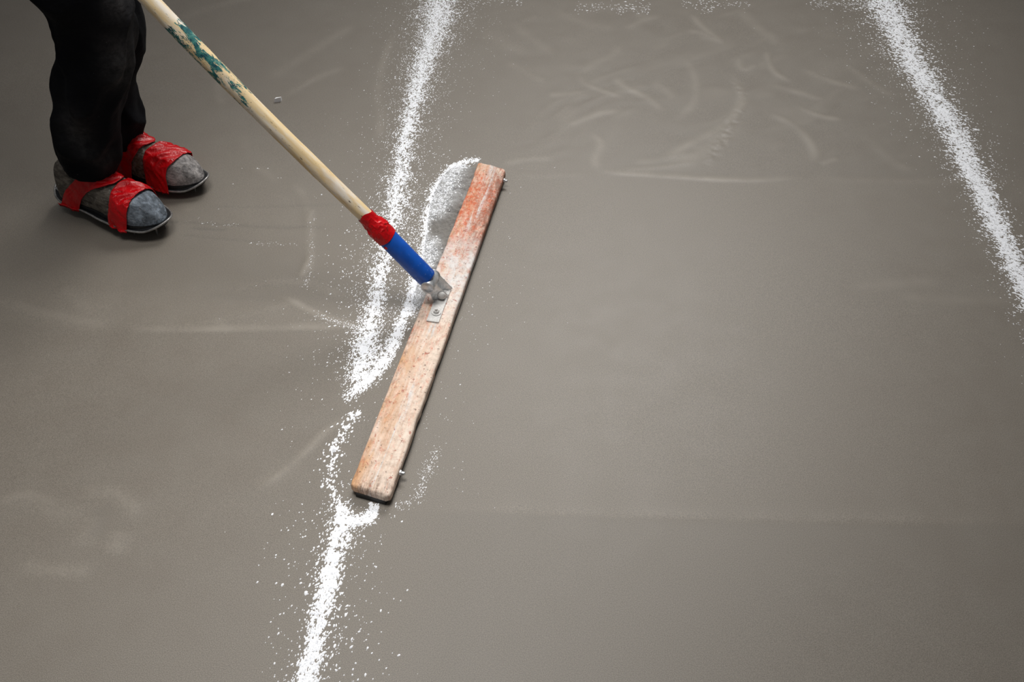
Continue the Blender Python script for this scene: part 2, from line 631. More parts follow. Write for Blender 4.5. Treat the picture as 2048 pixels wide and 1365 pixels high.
def dir_px(x, y, dx, dy):
    a, b = G(x, y), G(x + dx, y + dy)
    return math.atan2(b[1] - a[1], b[0] - a[0])


# board footprint, used to keep the powder out from under the board
BT = 0.028
Bc = [G(957, 322, BT), G(1013, 337, BT), G(779, 995, BT), G(698, 973, BT)]
B0 = 0.5 * (Bc[3] + Bc[2])
B1 = 0.5 * (Bc[0] + Bc[1])
BU = (B1 - B0)[:2]
BLEN = float(np.linalg.norm(BU))
BU = BU / BLEN
BV = np.array([BU[1], -BU[0]])          # to the right, towards the swept side
BW = 0.077


def board_uv(p):
    q = np.asarray(p)[:, :2] - B0[:2]
    return q @ BU, q @ BV


# edge of what the board has pushed aside (photo pixels), everything right of it is swept clean
SWEEP = np.array([(960, 318), (912, 326), (880, 352), (862, 400), (856, 450), (848, 500), (842, 540), (832, 590),
                  (815, 635), (800, 680), (782, 722), (757, 755), (725, 782), (698, 800)], float)
SWG = np.array([G(*q)[:2] for q in SWEEP])


def right_of_sweep(p):
    x_edge = np.interp(p[:, 1], SWG[::-1, 1], SWG[::-1, 0])
    return (p[:, 0] > x_edge) & (p[:, 1] > SWG[-1, 1]) & (p[:, 1] < SWG[0, 1])


P, SZ, DR, EL = [], [], [], []


def add(p, s, dr, el):
    P.append(p); SZ.append(s); DR.append(dr + rng.normal(0, 0.35, len(p))); EL.append(el * (0.8 + 0.6 * rng.random(len(p))))


# central line, far half
ln = [(985, -420, 22, 60, .9), (930, -200, 28, 70, .8), (905, -90, 30, 70, .8), (893, -20, 32, 62, 1.0), (884, 30, 32, 58, 1.0), (866, 90, 26, 52, .95), (846, 150, 20, 48, .9), (832, 200, 17, 48, .9), (816, 270, 15, 46, .85),
      (806, 340, 17, 42, .85), (797, 400, 18, 38, .85), (788, 440, 18, 36, .8), (772, 500, 16, 32, .75), (762, 560, 15, 30, .72),
      (753, 610, 14, 29, .75), (742, 660, 17, 29, .88), (736, 700, 24, 30, 1.05), (732, 740, 24, 26, 1.1), (712, 778, 14, 24, .6)]
p, rel, core = scatter_line(ln, 92000, .38)
keep = clump_thin(p, rel, .62) & ~right_of_sweep(p) & gaps(p, np.interp(p[:, 1], [1.3, 2.2, 2.7, 3.1], [.75, .72, .4, .15]))
p, rel, core = p[keep], rel[keep], core[keep]
add(p, sizes(len(p), rel, core, .00128), dir_px(830, 300, 1, -1.2), 1.35)
# narrow trail the board left on its edge
ln = [(853, 470, 5, 9, .7), (846, 510, 7, 12, .9), (838, 550, 11, 14, 1.2), (826, 592, 9, 14, 1.0), (808, 632, 7, 12, .9), (793, 680, 8, 11, 1.0),
      (772, 724, 9, 12, 1.0), (745, 758, 10, 14, .9), (712, 785, 8, 14, .7), (690, 800, 6, 12, .4)]
p, rel, core = scatter_line(ln, 7600, .62)
keep = gaps(p, .55)
p, rel, core = p[keep], rel[keep], core[keep]
add(p, sizes(len(p), rel, core, .00125), dir_px(800, 680, 1, -1.8), 1.3)
# white edge of the heap pushed up by the board
ln = [(955, 319, 4, 8, .6), (915, 326, 7, 9, 1), (884, 350, 8, 10, 1), (866, 385, 8, 12, 1), (857, 420, 6, 12, 1), (853, 470, 5, 10, .8)]
p, rel, core = scatter_line(ln, 2600, .5)
keep = gaps(p, .5)
p, rel, core = p[keep], rel[keep], core[keep]
add(p, sizes(len(p), rel, core, .0014), dir_px(880, 350, 1, -1.2), 1.5)
# sparse scatter between
for (mx, sx_, my, sy_, n) in ((828, 16, 500, 70, 900), (755, 25, 700, 45, 420), (728, 36, 600, 95, 460), (830, 45, 260, 60, 300)):
    p = np.array([G(rng.normal(mx, sx_), rng.normal(my, sy_))[:2] for _ in range(n)])
    p = p[~right_of_sweep(p)]
    add(p, .0010 * np.exp(rng.normal(0, .4, len(p))), dir_px(800, 500, 1, -1.2), 1.3)
# thin remains where the board has just passed
ln = [(718, 820, 6, 7, .8), (690, 852, 8, 12, .7), (668, 890, 12, 18, .6), (655, 930, 14, 20, .55), (660, 970, 14, 22, .6), (672, 1000, 14, 24, .9)]
p, rel, core = scatter_line(ln, 420, .4)
keep = gaps(p, .6)
p, rel, core = p[keep], rel[keep], core[keep]
add(p, sizes(len(p), rel, core, .0019), dir_px(670, 900, 1, -1.2), 1.3)
# near half of the central line
ln = [(676, 1004, 7, 14, .4), (682, 1030, 14, 24, .8), (676, 1060, 18, 28, 1), (667, 1090, 17, 28, 1.05), (659, 1130, 16, 26, 1.0), (651, 1180, 17, 26, 1), (643, 1230, 17, 26, 1),
      (632, 1290, 18, 26, 1), (620, 1340, 19, 27, 1), (606, 1400, 20, 28, 1), (590, 1470, 20, 30, 1), (555, 1620, 21, 32, 1), (515, 1800, 22, 34, 1)]
p, rel, core = scatter_line(ln, 12500, .50)
keep = clump_thin(p, rel, .55) & gaps(p, .7)
p, rel, core = p[keep], rel[keep], core[keep]
add(p, sizes(len(p), rel, core, .00165), dir_px(650, 1150, 1, -1.6), 1.35)
ln = [(690, 1046, 9, 12, .8), (716, 1044, 9, 12, 1), (738, 1044, 8, 11, 1), (748, 1028, 6, 9, .9), (751, 1006, 4, 6, .5)]
p, rel, core = scatter_line(ln, 760, .6)
add(p, sizes(len(p), rel, core, .0014), dir_px(730, 1040, 1, -.7), 1.3)
p = np.array([G(rng.normal(655, 60), rng.uniform(1000, 1400))[:2] for _ in range(420)])
add(p, .0013 * np.exp(rng.normal(0, .4, len(p))), dir_px(650, 1150, 1, -1.4), 1.2)
pp, ss, dd, ee = np.vstack(P), np.concatenate(SZ), np.concatenate(DR), np.concatenate(EL)
u, v = board_uv(pp)
ok = ~((u > -0.004) & (u < BLEN + .004) & (v > -BW / 2 - .004) & (v < BW / 2 + .004))
grains_mesh('powder_line', pp[ok], ss[ok], dd[ok], ee[ok], 'broken line of white powder crossed by the wooden board', 'powder')

# the line at upper right
P, SZ, DR, EL = [], [], [], []
ln = [(1540, -330, 30, 60, 1), (1690, -110, 34, 66, 1), (1752, -30, 34, 60, 1), (1775, 20, 33, 56, 1.02), (1806, 75, 30, 56, 1), (1838, 130, 27, 56, 1), (1866, 180, 25, 52, .95),
      (1896, 230, 24, 48, .9), (1922, 280, 23, 46, .9), (1940, 325, 24, 44, .9), (1962, 370, 20, 32, .85), (1984, 420, 20, 28, .85), (2006, 470, 20, 28, .85),
      (2030, 520, 20, 28, .85), (2056, 580, 20, 28, .85), (2100, 680, 20, 28, .85), (2200, 880, 22, 30, .85), (2330, 1120, 24, 32, .85)]
p, rel, core = scatter_line(ln, 68000, .46)
keep = clump_thin(p, rel, .5) & gaps(p, .5)
p, rel, core = p[keep], rel[keep], core[keep]
add(p, sizes(len(p), rel, core, .0015), dir_px(1900, 250, 1, .32), 1.6)
pp, ss, dd, ee = np.vstack(P), np.concatenate(SZ), np.concatenate(DR), np.concatenate(EL)
grains_mesh('powder_line', pp, ss, dd, ee, 'slanting line of white powder at the upper right', 'powder')

# flecks left on the swept side of the board and elsewhere
P, SZ, DR, EL = [], [], [], []
ln = [(872, 890, 8, 14, .5), (860, 930, 8, 14, .8), (845, 962, 6, 9, 1.3), (838, 985, 6, 12, 1.0), (826, 1006, 8, 14, .9), (792, 1010, 8, 10, .4)]
p, rel, core = scatter_line(ln, 300, .35)
add(p, sizes(len(p), rel, core, .0007), dir_px(845, 960, 1, -1.4), 1.3)
for (mx, sxx, my, syy, n, s) in ((900, 45, 620, 60, 160, .0006), (960, 60, 500, 120, 90, .0006), (860, 60, 800, 120, 130, .0006), (640, 60, 700, 90, 120, .0007)):
    p = np.array([G(rng.normal(mx, sxx), rng.normal(my, syy))[:2] for _ in range(n)])
    add(p, s * np.exp(rng.normal(0, .4, n)), 0.5, 1.2)
pp, ss, dd, ee = np.vstack(P), np.concatenate(SZ), np.concatenate(DR), np.concatenate(EL)
u, v = board_uv(pp)
ok = ~((u > -0.004) & (u < BLEN + .004) & (v > -BW / 2 - .006) & (v < BW / 2 + .006))
grains_mesh('powder_flecks', pp[ok], ss[ok], dd[ok], ee[ok], 'fine white flecks left on the screed around the wooden board', 'powder')
# crumbs along the drag marks by the shoes and at the far edge of the swirls
P, SZ, DR, EL = [], [], [], []
ln = [(360, 440, 3, 8, .5), (420, 448, 3, 8, 1), (480, 450, 3, 8, .6)]
p, rel, core = scatter_line(ln, 40, .5); add(p, .0006 * np.exp(rng.normal(0, .4, len(p))), 0, 1.2)
ln = [(495, 488, 1, 1.5, 1), (590, 489, 1, 1.5, 1)]
p, rel, core = scatter_line(ln, 34, .8); add(p, .0006 * np.exp(rng.normal(0, .3, len(p))), 0, 1.5)
ln = [(612, 575, 3, 6, 1), (620, 540, 4, 6, 1.4), (626, 505, 3, 6, .7), (618, 470, 3, 6, .4), (632, 436, 4, 6, .8)]
p, rel, core = scatter_line(ln, 90, .5); add(p, .0006 * np.exp(rng.normal(0, .4, len(p))), 1.2, 1.7)
ln = [(630, 632, 5, 8, .8), (690, 652, 6, 9, 1.4), (730, 662, 6, 9, 1.6)]
p, rel, core = scatter_line(ln, 300, .5); add(p, .0006 * np.exp(rng.normal(0, .4, len(p))), -.2, 1.4)
for (x, y, s) in ((515, 337, .0022), (518, 338, .0014), (484, 337, .0011), (536, 337, .0012), (466, 368, .0014), (556, 356, .0010), (562, 356, .0010), (437, 418, .0010), (615, 452, .0012), (620, 446, .001)):
    add(G(x, y)[None, :2], np.array([s]), 0.2, 1.3)
for (x0, y0, x1, y1, n) in ((1150, 8, 1300, 22, 120), (1360, 0, 1500, 12, 110), (1620, 0, 1740, 14, 160), (940, 0, 1050, 8, 50), (1400, 15, 1425, 24, 30), (1230, 14, 1300, 24, 40)):
    p = np.array([G(rng.uniform(x0, x1), rng.normal((y0 + y1) / 2, (y1 - y0) / 2))[:2] for _ in range(n)])
    add(p, .0008 * np.exp(rng.normal(0, .4, n)), -.25, 2.6)
pp, ss, dd, ee = np.vstack(P), np.concatenate(SZ), np.concatenate(DR), np.concatenate(EL)
grains_mesh('powder_crumbs', pp, ss, dd, ee, 'tiny pale crumbs scattered on the screed away from the powder lines', 'powder')


# ------------------------------------------------------------------ heap of wet powder pushed up by the board
def slurry():
    N = NT('wet_powder')
    v = N.coords('Object')
    f = N.noise(v, 120, 5, .7)
    c = N.ramp(f, [(0.3, (0.38, 0.38, 0.38)), (0.62, (0.64, 0.64, 0.645))])
    w = N.attr('wet')
    wn = N.math('ADD', w, N.math('MULTIPLY', N.math('SUBTRACT', N.noise(v, 45, 4, .7), 0.5), 0.7), True)
    c = N.mix(wn, c, (0.245, 0.23, 0.21))
    N.color(c)
    N.set(Roughness=N.ramp(w, [(0.2, 0.8), (1.0, 0.4)]), Specular_IOR_Level=0.5)
    N.bump(N.noise(v, 260, 4, .75), 1.0, 0.0035)
    return N.m


def heap():
    # outer edge of the heap as distance from the board's left edge, along the board
    outline = [(958, 317), (935, 320), (912, 327), (886, 350), (868, 384), (859, 410), (852, 450), (850, 480), (843, 525), (836, 556), (826, 595), (816, 632)]
    uu, vv = board_uv(np.array([G(*q) for q in outline]))
    order = np.argsort(uu)
    uu, vv = uu[order], vv[order]
    nu, nv = 230, 46
    us = np.linspace(uu[0], min(uu[-1], BLEN + .02), nu)
    wid = -np.interp(us, uu, vv) - BW / 2
    wid = np.maximum(wid, 0.003)
    U = np.repeat(us[:, None], nv, 1)
    t = np.repeat(np.linspace(0, 1, nv)[None], nu, 0)          # 0 at the board, 1 at the outer edge
    Vd = -(BW / 2 - 0.004) - t * (wid[:, None] + 0.004)
    P3 = np.stack([U.ravel(), Vd.ravel(), 0 * U.ravel()], -1)
    nz = fbm(P3 * 34, 4, 51).reshape(nu, nv)
    nf = fbm(P3 * 150, 3, 57).reshape(nu, nv)
    full = np.clip((us - uu[0]) / 0.10, 0, 1) * np.clip((BLEN + .03 - us) / 0.07, 0, 1)
    # a hollow of plain wet screed part of the way along
    hol = np.exp(-((us - (BLEN * 0.755)) / 0.042) ** 2)
    amp = full * (0.022 * np.clip(wid / 0.07, .2, 1)) * (1 - 0.8 * hol)
    prof = np.clip(1 - t ** 1.7, 0, 1) ** 0.8 * (0.35 + 0.65 * np.clip(t / 0.35, 0, 1) ** .6)
    Z = amp[:, None] * prof * (1 + 0.5 * nz) + 0.0034 * nf * np.clip((1 - t) * 6, 0, 1) * full[:, None]
    wet = np.clip(np.clip((0.55 - t) / 0.4, 0, 1) * 0.85 + hol[:, None] * np.clip((1.05 - t) / .3, 0, 1) * 1.1 + (1 - full[:, None]) * .3 + .25 * nz, 0, 1)
    xy = B0[:2] + U[..., None] * BU + Vd[..., None] * BV
    x, y = xy[..., 0].ravel(), xy[..., 1].ravel()
    z = floor_z(x, y) + Z.ravel() - 0.004 * np.clip((t.ravel() - .93) / .07, 0, 1) ** 2 + 0.0004 - 0.006 * np.repeat(np.clip(1 - full * 2.2, 0, 1), nv) * np.clip(t.ravel() * 3, .25, 1)
    top = np.column_stack([x, y, z])
    o = mesh_obj('wet_powder_heap', top, grid_faces(nu, nv), slurry())
    at = o.data.attributes.new('wet', 'FLOAT', 'POINT')
    at.data.foreach_set('value', wet.ravel().astype(np.float32))
    wv = np.clip(1 - wet.ravel() * 1.25, 0, 1) * np.clip(t.ravel() * 1.6, 0, 1) ** 1.5 * np.repeat(wid, nv)
    k_ = rng.choice(len(wv), 3400, p=wv / wv.sum())
    gp = np.column_stack([top[k_, 0] + rng.normal(0, .002, len(k_)), top[k_, 1] + rng.normal(0, .002, len(k_)), Z.ravel()[k_]])
    gr_ = grains_mesh('powder_grains', gp, .0011 * np.exp(rng.normal(0, .4, len(k_))), rng.normal(dir_px(880, 350, 1, -1.2), .4, len(k_)), 1 + .6 * rng.random(len(k_)), None, None)
    gr_.parent = o
    tag(o, 'low heap of damp grey-white powder pushed up against the board', 'powder heap', kind='stuff')
    return o


heap()


def stone_chip():
    N = NT('pale_stone')
    v = N.coords('Object')
    N.color(N.ramp(N.noise(v, 300, 4), [(0.3, (0.86, 0.86, 0.86)), (0.7, (0.93, 0.93, 0.94))]))
    N.set(Roughness=0.6)
    g = G(557, 204)
    L = [(-.006, -.002, 0), (.004, .001, 0), (.0045, .006, 0), (-.004, .006, 0), (-.0052, -.0012, .0075), (.0042, .0015, .0085), (.0045, .007, .0060), (-.0042, .006, .0055)]
    vv = [(g[0] + a * 1.8, g[1] + b * 1.7, floor_z(g[0], g[1]) + c_ * 1.5) for a, b, c_ in L]
    fs = [(3, 2, 1, 0), (4, 5, 6, 7), (0, 1, 5, 4), (1, 2, 6, 5), (2, 3, 7, 6), (3, 0, 4, 7)]
    o = mesh_obj('stone_chip', vv, fs, N.m, smooth=False)
    tag(o, 'small white angular chip lying on the screed beside the handle', 'stone chip')


stone_chip()


# ------------------------------------------------------------------ the float: plank, blade, bracket, handle
def lit(r, g, b, k=1.12):
    """surface colour that shows as the given sRGB value under the lamps of this scene"""
    return tuple(c_ / k for c_ in srgb(r, g, b))


def wood_board_material():
    N = NT('worn_painted_plank')
    v = N.coords('Object')                       # x along the plank, y across, both in metres
    grain = N.noise(N.coords('Object', (6, 90, 30)), 2.2, 5, .6, .3)
    base = N.ramp(grain, [(0.3, lit(212, 180, 158)), (0.5, lit(232, 206, 186)), (0.75, lit(244, 230, 218))])
    xs = N.sep(v)
    # ochre stains on the lower half
    st = N.noise(N.coords('Object', (5, 16, 10)), 2.0, 4, .6, .6)
    side = N.ramp(N.math('ADD', N.math('MULTIPLY', xs['Y'], 9.0), 0.5), [(0.25, 0.0), (0.85, 1.0)])
    och = N.math('MULTIPLY', N.ramp(st, [(0.42, 0), (0.62, 1)]), side, True)
    base = N.mix(N.math('MULTIPLY', och, .8), base, lit(214, 158, 104))
    # chalky pale right half, blotched
    rs = N.ramp(N.math('ADD', N.math('MULTIPLY', xs['Y'], -12.0), 0.5), [(0.30, 0.0), (0.75, 1.0)])
    pn = N.noise(N.coords('Object', (7, 30, 10), loc=(8, 0, 0)), 2.2, 6, .7, .4)
    base = N.mix(N.math('MULTIPLY', N.math('MULTIPLY', rs, N.ramp(pn, [(0.34, 0), (0.56, 1)]), True), .75), base, lit(240, 224, 208))
    # dirt rubbed into the left edge and the near end
    ln = N.noise(N.coords('Object', (16, 60, 10), loc=(2, 6, 0)), 2.5, 7, .8)
    le = N.ramp(xs['Y'], [(0.022, 0.0), (0.036, 1.0)])
    en = N.ramp(xs['X'], [(0.012, 1.0), (0.055, 0.0)])
    dm = N.math('MULTIPLY', N.math('MAXIMUM', le, en), N.ramp(ln, [(0.48, 0), (0.62, 1)]), True)
    base = N.mix(N.math('MULTIPLY', dm, .7), base, lit(120, 92, 78))
    # worn orange paint, mostly on the far third
    far = N.ramp(N.math('MULTIPLY', xs['X'], 1.0), [(0.0, 0.05), (0.05, 0.22), (0.46, 0.30), (0.56, 0.30), (0.68, 0.55), (0.92, 0.82), (1.0, 0.45)])
    on = N.noise(N.coords('Object', (11, 30, 10)), 3.2, 9, .80, .3)
    om = N.ramp(N.math('ADD', N.math('MULTIPLY', on, 1.15), N.math('MULTIPLY', far, .42)), [(0.70, 0), (0.90, 1)])
    om = N.math('MULTIPLY', om, N.ramp(N.noise(N.coords('Object', loc=(1, 7, 3)), 120, 6, .8), [(0.36, 0.15), (0.58, 1.0)]), True)
    base = N.mix(N.math('MULTIPLY', om, .95), base, lit(212, 98, 56))
    # violet brown grime towards the right edge of the far end
    gside = N.ramp(N.math('ADD', N.math('MULTIPLY', xs['Y'], -10.0), 0.5), [(0.35, 0.0), (0.85, 1.0)])
    gn = N.noise(N.coords('Object', (10, 34, 10)), 2.4, 5, .75)
    gm = N.math('MULTIPLY', N.math('MULTIPLY', N.ramp(gn, [(0.36, 0), (0.56, 1)]), gside), N.ramp(xs['X'], [(0.55, 0.05), (0.75, 1.0)]), True)
    base = N.mix(N.math('MULTIPLY', gm, .8), base, lit(128, 84, 66))
    # white smears along the middle and a chalky patch round the bracket
    wn = N.noise(N.coords('Object', (3.2, 42, 10), loc=(3.1, 0, 0)), 1.8, 4, .6, .5)
    mid = N.ramp(N.math('ABSOLUTE', N.math('ADD', xs['Y'], .004)), [(0.005, 1.0), (0.014, 0.0)])
    wm = N.math('MULTIPLY', N.ramp(wn, [(0.48, 0), (0.55, 1)]), mid, True)
    br = N.ramp(N.math('ABSOLUTE', N.math('SUBTRACT', xs['X'], .60)), [(0.06, 1.0), (0.16, 0.0)])
    brm = N.math('MULTIPLY', br, N.ramp(N.noise(v, 26, 5, .7), [(0.36, 0), (0.58, .85)]), True)
    base = N.mix(N.math('MAXIMUM', N.math('MULTIPLY', wm, N.ramp(N.noise(v, 70, 6, .8), [(0.36, 0.1), (0.56, .85)]), True), brm), base, lit(228, 226, 224))
    # ring stains, and mottling all over
    vo = N.n('ShaderNodeTexVoronoi')
    vo.inputs['Scale'].default_value = 62
    N.link(v, vo.inputs['Vector'])
    ring = N.ramp(vo.outputs['Distance'], [(0.16, 0.5), (0.26, 1.0), (0.34, 0.0)])
    rz = N.math('MULTIPLY', N.ramp(xs['X'], [(0.66, 0), (0.69, 1), (0.77, 1), (0.80, 0)]), N.ramp(xs['Y'], [(0.0, 0.0), (0.012, 1.0)]), True)
    base = N.mix(N.math('MULTIPLY', N.math('MULTIPLY', ring, rz, True), .6), base, lit(196, 152, 104))
    mo = N.noise(v, 85, 6, .8)
    base = N.mix(1.0, base, N.ramp(mo, [(0.30, (0.72, 0.66, 0.62)), (0.5, (1, 1, 1)), (0.7, (1.14, 1.14, 1.14))]), 'MULTIPLY')
    # red and dark specks
    sp = N.noise(v, 95, 3, .6)
    base = N.mix(N.ramp(sp, [(0.63, 0), (0.69, .75)]), base, lit(176, 96, 78))
    sp2 = N.noise(N.coords('Object', loc=(5, 2, 1)), 150, 2, .6)
    base = N.mix(N.ramp(sp2, [(0.66, 0), (0.72, .75)]), base, lit(92, 66, 54))
    # bare weathered side faces
    nz = N.n('ShaderNodeNewGeometry')
    N.color(base)
    N.set(Roughness=0.75, Specular_IOR_Level=0.3)
    N.bump(N.math('ADD', grain, N.math('MULTIPLY', sp, .6)), 0.5, 0.0009)
    return N.m


M_BOARD = wood_board_material()
M_STEEL = plain('dusty_galvanised_steel', (0.60, 0.61, 0.62), 0.38, 0.6, var=.25, scale=160, bump=.0004)
M_DUSTY = plain('powder_dusted_steel', srgb(205, 203, 200), 0.7, 0.15, var=.16, scale=220, bump=.0007)
M_HOLE_SHADE = plain('hole_shade', (0.10, 0.10, 0.10), 0.45, 0.7, var=.3)

tool = empty('floor_float', (float((B0[0] + B1[0]) / 2), float((B0[1] + B1[1]) / 2), FZ))
tag(tool, 'long wooden floor float with cream handle and blue sleeve dragged across powder', 'float')
BM = Matrix(((BU[0], -BV[0], 0, B0[0]), (BU[1], -BV[1], 0, B0[1]), (0, 0, 1, FZ), (0, 0, 0, 1)))  # x along, y to the left, z up


def local_child(name, bm_or, material, parent, matrix, smooth=False):
    """child whose mesh keeps local coordinates (for object-space textures)"""
    bmesh.ops.recalc_face_normals(bm_or, faces=bm_or.faces)
    me = bpy.data.meshes.new(name)
    bm_or.to_mesh(me)
    bm_or.free()
    me.polygons.foreach_set('use_smooth', [smooth] * len(me.polygons))
    me.materials.append(material)
    o = bpy.data.objects.new(name, me)
    COL.objects.link(o)
    o.parent = parent
    o.matrix_parent_inverse = parent_world(parent).inverted()
    o.location, o.rotation_euler = matrix.translation, matrix.to_euler()
    return o


def plank_bm(nu, nw, z0, z1, inset, chip, corner):
    """a worn plank, ends cut slightly askew as in the corners Bc, rounded long edges"""
    c = [np.array(board_uv(np.array([q]))).ravel() for q in Bc]        # far-left, far-right, near-right, near-left
    bm = bmesh.new()
    rings = []
    prof = [(-1, z0), (-1, z1 - .005), (-.965, z1 - .0012), (-.90, z1)] + [(a, z1) for a in np.linspace(-.75, .75, nw)] + [(.90, z1), (.965, z1 - .0012), (1, z1 - .005), (1, z0)]
    for i in range(nu + 1):
        t = i / nu
        ring = []
        for j, (a, z) in enumerate(prof):
            s = (a + 1) / 2
            # rounded corners at both ends
            e = min(t, 1 - t) * BLEN
            cr = 1.0
            if e < corner:
                cr = 1 - (1 - math.sqrt(max(0, 1 - (1 - e / corner) ** 2))) * 0.22
            aa = a * cr * (1 - inset)
            s = (aa + 1) / 2
            un = c[3][0] * (1 - s) + c[2][0] * s
            uf = c[0][0] * (1 - s) + c[1][0] * s
            vn = c[3][1] * (1 - s) + c[2][1] * s
            vf = c[0][1] * (1 - s) + c[1][1] * s
            uu = un + (uf - un) * t
            vv = vn + (vf - vn) * t
            zz = z
            if chip:
                nz = fbm(np.array([[uu * 22, a * 1.2, z * 40]]), 3, 71)[0]
                if abs(a) > .89:
                    vv -= math.copysign(max(0, nz - .15) * .0045, a)
                    zz -= max(0, nz) * .0012 if z > z0 else 0
                if i in (0, nu):
                    uu += (1 if i == 0 else -1) * (0.0025 + 0.004 * fbm(np.array([[a * 3.0, t * 9, 1.0]]), 3, 75)[0])
                    if z == z1: zz -= .0022
                if i in (1, nu - 1):
                    uu += (1 if i == 1 else -1) * (0.003 * fbm(np.array([[a * 3.0, t * 9, 1.0]]), 3, 75)[0])
                if z == z1 and abs(a) < .8:
                    zz += .0004 * fbm(np.array([[uu * 12, a * 8, 3.0]]), 3, 81)[0]
            ring.append(bm.verts.new((uu, -vv, zz)))
        rings.append(ring)
    m = len(prof)
    for i in range(nu):
        for j in range(m - 1):
            bm.faces.new((rings[i][j], rings[i + 1][j], rings[i + 1][j + 1], rings[i][j + 1]))
        bm.faces.new((rings[i][m - 1], rings[i + 1][m - 1], rings[i + 1][0], rings[i][0]))
    bm.faces.new(rings[0])
    bm.faces.new(rings[-1])
    return bm


def nonuniform_plank():
    return plank_bm(150, 9, 0.0115, BT - FZ, 0.0, True, 0.012)


plank = local_child('plank', nonuniform_plank(), M_BOARD, tool, BM, True)
plank['label'] = 'worn peach and orange painted wooden plank'
blade = local_child('rubber_blade', plank_bm(40, 3, 0.0004, 0.0114, 0.06, False, 0.02), M_RUBBER, tool, BM)


def cyl_bm(r0, r1, L, seg=24, bevel=0.0, cap=True):
    """along +z from 0 to L"""
    bm = bmesh.new()
    st = [(r0 - bevel, 0), (r0, bevel), (r1, L - bevel), (r1 - bevel, L)] if bevel else [(r0, 0), (r1, L)]
    rings = []
    for r, z in st:
        rings.append([bm.verts.new((r * math.cos(2 * math.pi * i / seg), r * math.sin(2 * math.pi * i / seg), z)) for i in range(seg)])
    for a, b in zip(rings[:-1], rings[1:]):
        for i in range(seg):
            bm.faces.new((a[i], a[(i + 1) % seg], b[(i + 1) % seg], b[i]))
    if cap:
        bm.faces.new(rings[0][::-1])
        bm.faces.new(rings[-1])
    return bm


def dome_bm(r, h, seg=20, rings_n=6):
    bm = bmesh.new()
    rings = []
    for k in range(rings_n):
        a = math.pi / 2 * k / rings_n
        rings.append([bm.verts.new((r * math.cos(a) * math.cos(2 * math.pi * i / seg), r * math.cos(a) * math.sin(2 * math.pi * i / seg), h * math.sin(a))) for i in range(seg)])
    top = bm.verts.new((0, 0, h))
    for a, b in zip(rings[:-1], rings[1:]):
        for i in range(seg):
            bm.faces.new((a[i], a[(i + 1) % seg], b[(i + 1) % seg], b[i]))
    for i in range(seg):
        bm.faces.new((rings[-1][i], rings[-1][(i + 1) % seg], top))
    bm.faces.new(rings[0][::-1])
    return bm


def box_bm(sx, sy, sz, bevel=0.001, seg=2):
    bm = bmesh.new()
    bmesh.ops.create_cube(bm, size=1.0)
    bm.transform(Matrix.Diagonal((sx, sy, sz, 1)))
    if bevel:
        bmesh.ops.bevel(bm, geom=bm.edges[:], offset=bevel, segments=seg, profile=.5, affect='EDGES')
    return bm


def at_board(u, v_left, z):
    """world matrix on the plank: x along it"""
    return BM @ Matrix.Translation((u, v_left, z))


TOPZ = BT - FZ


def board_pos(px, py, z=BT):
    q = G(px, py, z)
    u_, v_ = board_uv(q[None])
    return float(u_[0]), -float(v_[0])


# strap plate of the bracket, bolted along the plank
ub, vb = board_pos(873, 628)
uh, vh = board_pos(884, 592)
ue, ve = board_pos(869, 646)
plate = bm_obj('bracket_plate', box_bm(uh - ue + .032, .027, .004, .0012), M_DUSTY, tool, False, at_board((ue + uh + .032) / 2, (vb + vh) / 2, TOPZ + .0015))
for (uq) in (ub,):
    w = bm_obj('washer', cyl_bm(.0105, .0105, .002, 24, .0004), M_DUSTY, plate, False, at_board(uq, vb, TOPZ + .0034))
    b = bm_obj('bolt_head', cyl_bm(.0068, .006, .005, 6, .0006), M_DUSTY, plate, False, at_board(uq, vb, TOPZ + .0052))
    b2 = bm_obj('bolt_end', cyl_bm(.0035, .003, .006, 14, .0006), M_DUSTY, plate, True, at_board(uq, vb, TOPZ + .009))
# dark discs on the plank, painting the shade inside screw holes
for (hx, hy) in ((887, 561), (864, 622)):
    u_, v_ = board_pos(hx, hy)
    bm_obj('screw_hole', cyl_bm(.0032, .0032, .0006, 14), M_HOLE_SHADE, plank, False, at_board(u_, v_, TOPZ + .0002))

# screws in the right-hand edge of the plank
for (hx, hy) in ((799, 945), (1011, 361)):
    q = G(hx, hy, .020)
    u_ = float(board_uv(q[None])[0][0])
    m = at_board(u_, -BW / 2 - .000, .0185) @ Matrix.Rotation(math.pi / 2, 4, 'X')
    bm_obj('edge_screw', cyl_bm(.0032, .0032, .010, 12, .0006), M_STEEL, plank, False, m)
    bm_obj('edge_nut', cyl_bm(.0055, .0055, .004, 6, .0006), M_STEEL, plank, False, m)

# handle axis
J = G(861, 563, .076)


def ray_at_depth(x, y, Z):
    u_, v_ = (x - 1024) / FPX, (y - 682.5) / FPX
    return np.array([0, 0, CAMH]) + Z * np.array([u_, CP - v_ * SP, -SP - v_ * CP])


ZJ = J[1] * CP - (J[2] - CAMH) * SP
T = ray_at_depth(304, 0, ZJ / 1.185)
HD = (T - J) / np.linalg.norm(T - J)
HM = frame_from_axis(J, T)        # x up the handle
HLEN = 1.42


def depth(p):
    return p[1] * CP - (p[2] - CAMH) * SP


def px_of(p):
    Z = depth(p)
    return 1024 + FPX * p[0] / Z, 682.5 + FPX * (-(p[1] * SP + (p[2] - CAMH) * CP)) / Z


def along(px):
    """distance from J along the handle at pixel column px"""
    lo, hi = 0.0, 1.2
    for _ in range(50):
        m_ = (lo + hi) / 2
        if px_of(J + HD * m_)[0] > px:
            lo = m_
        else:
            hi = m_
    return lo


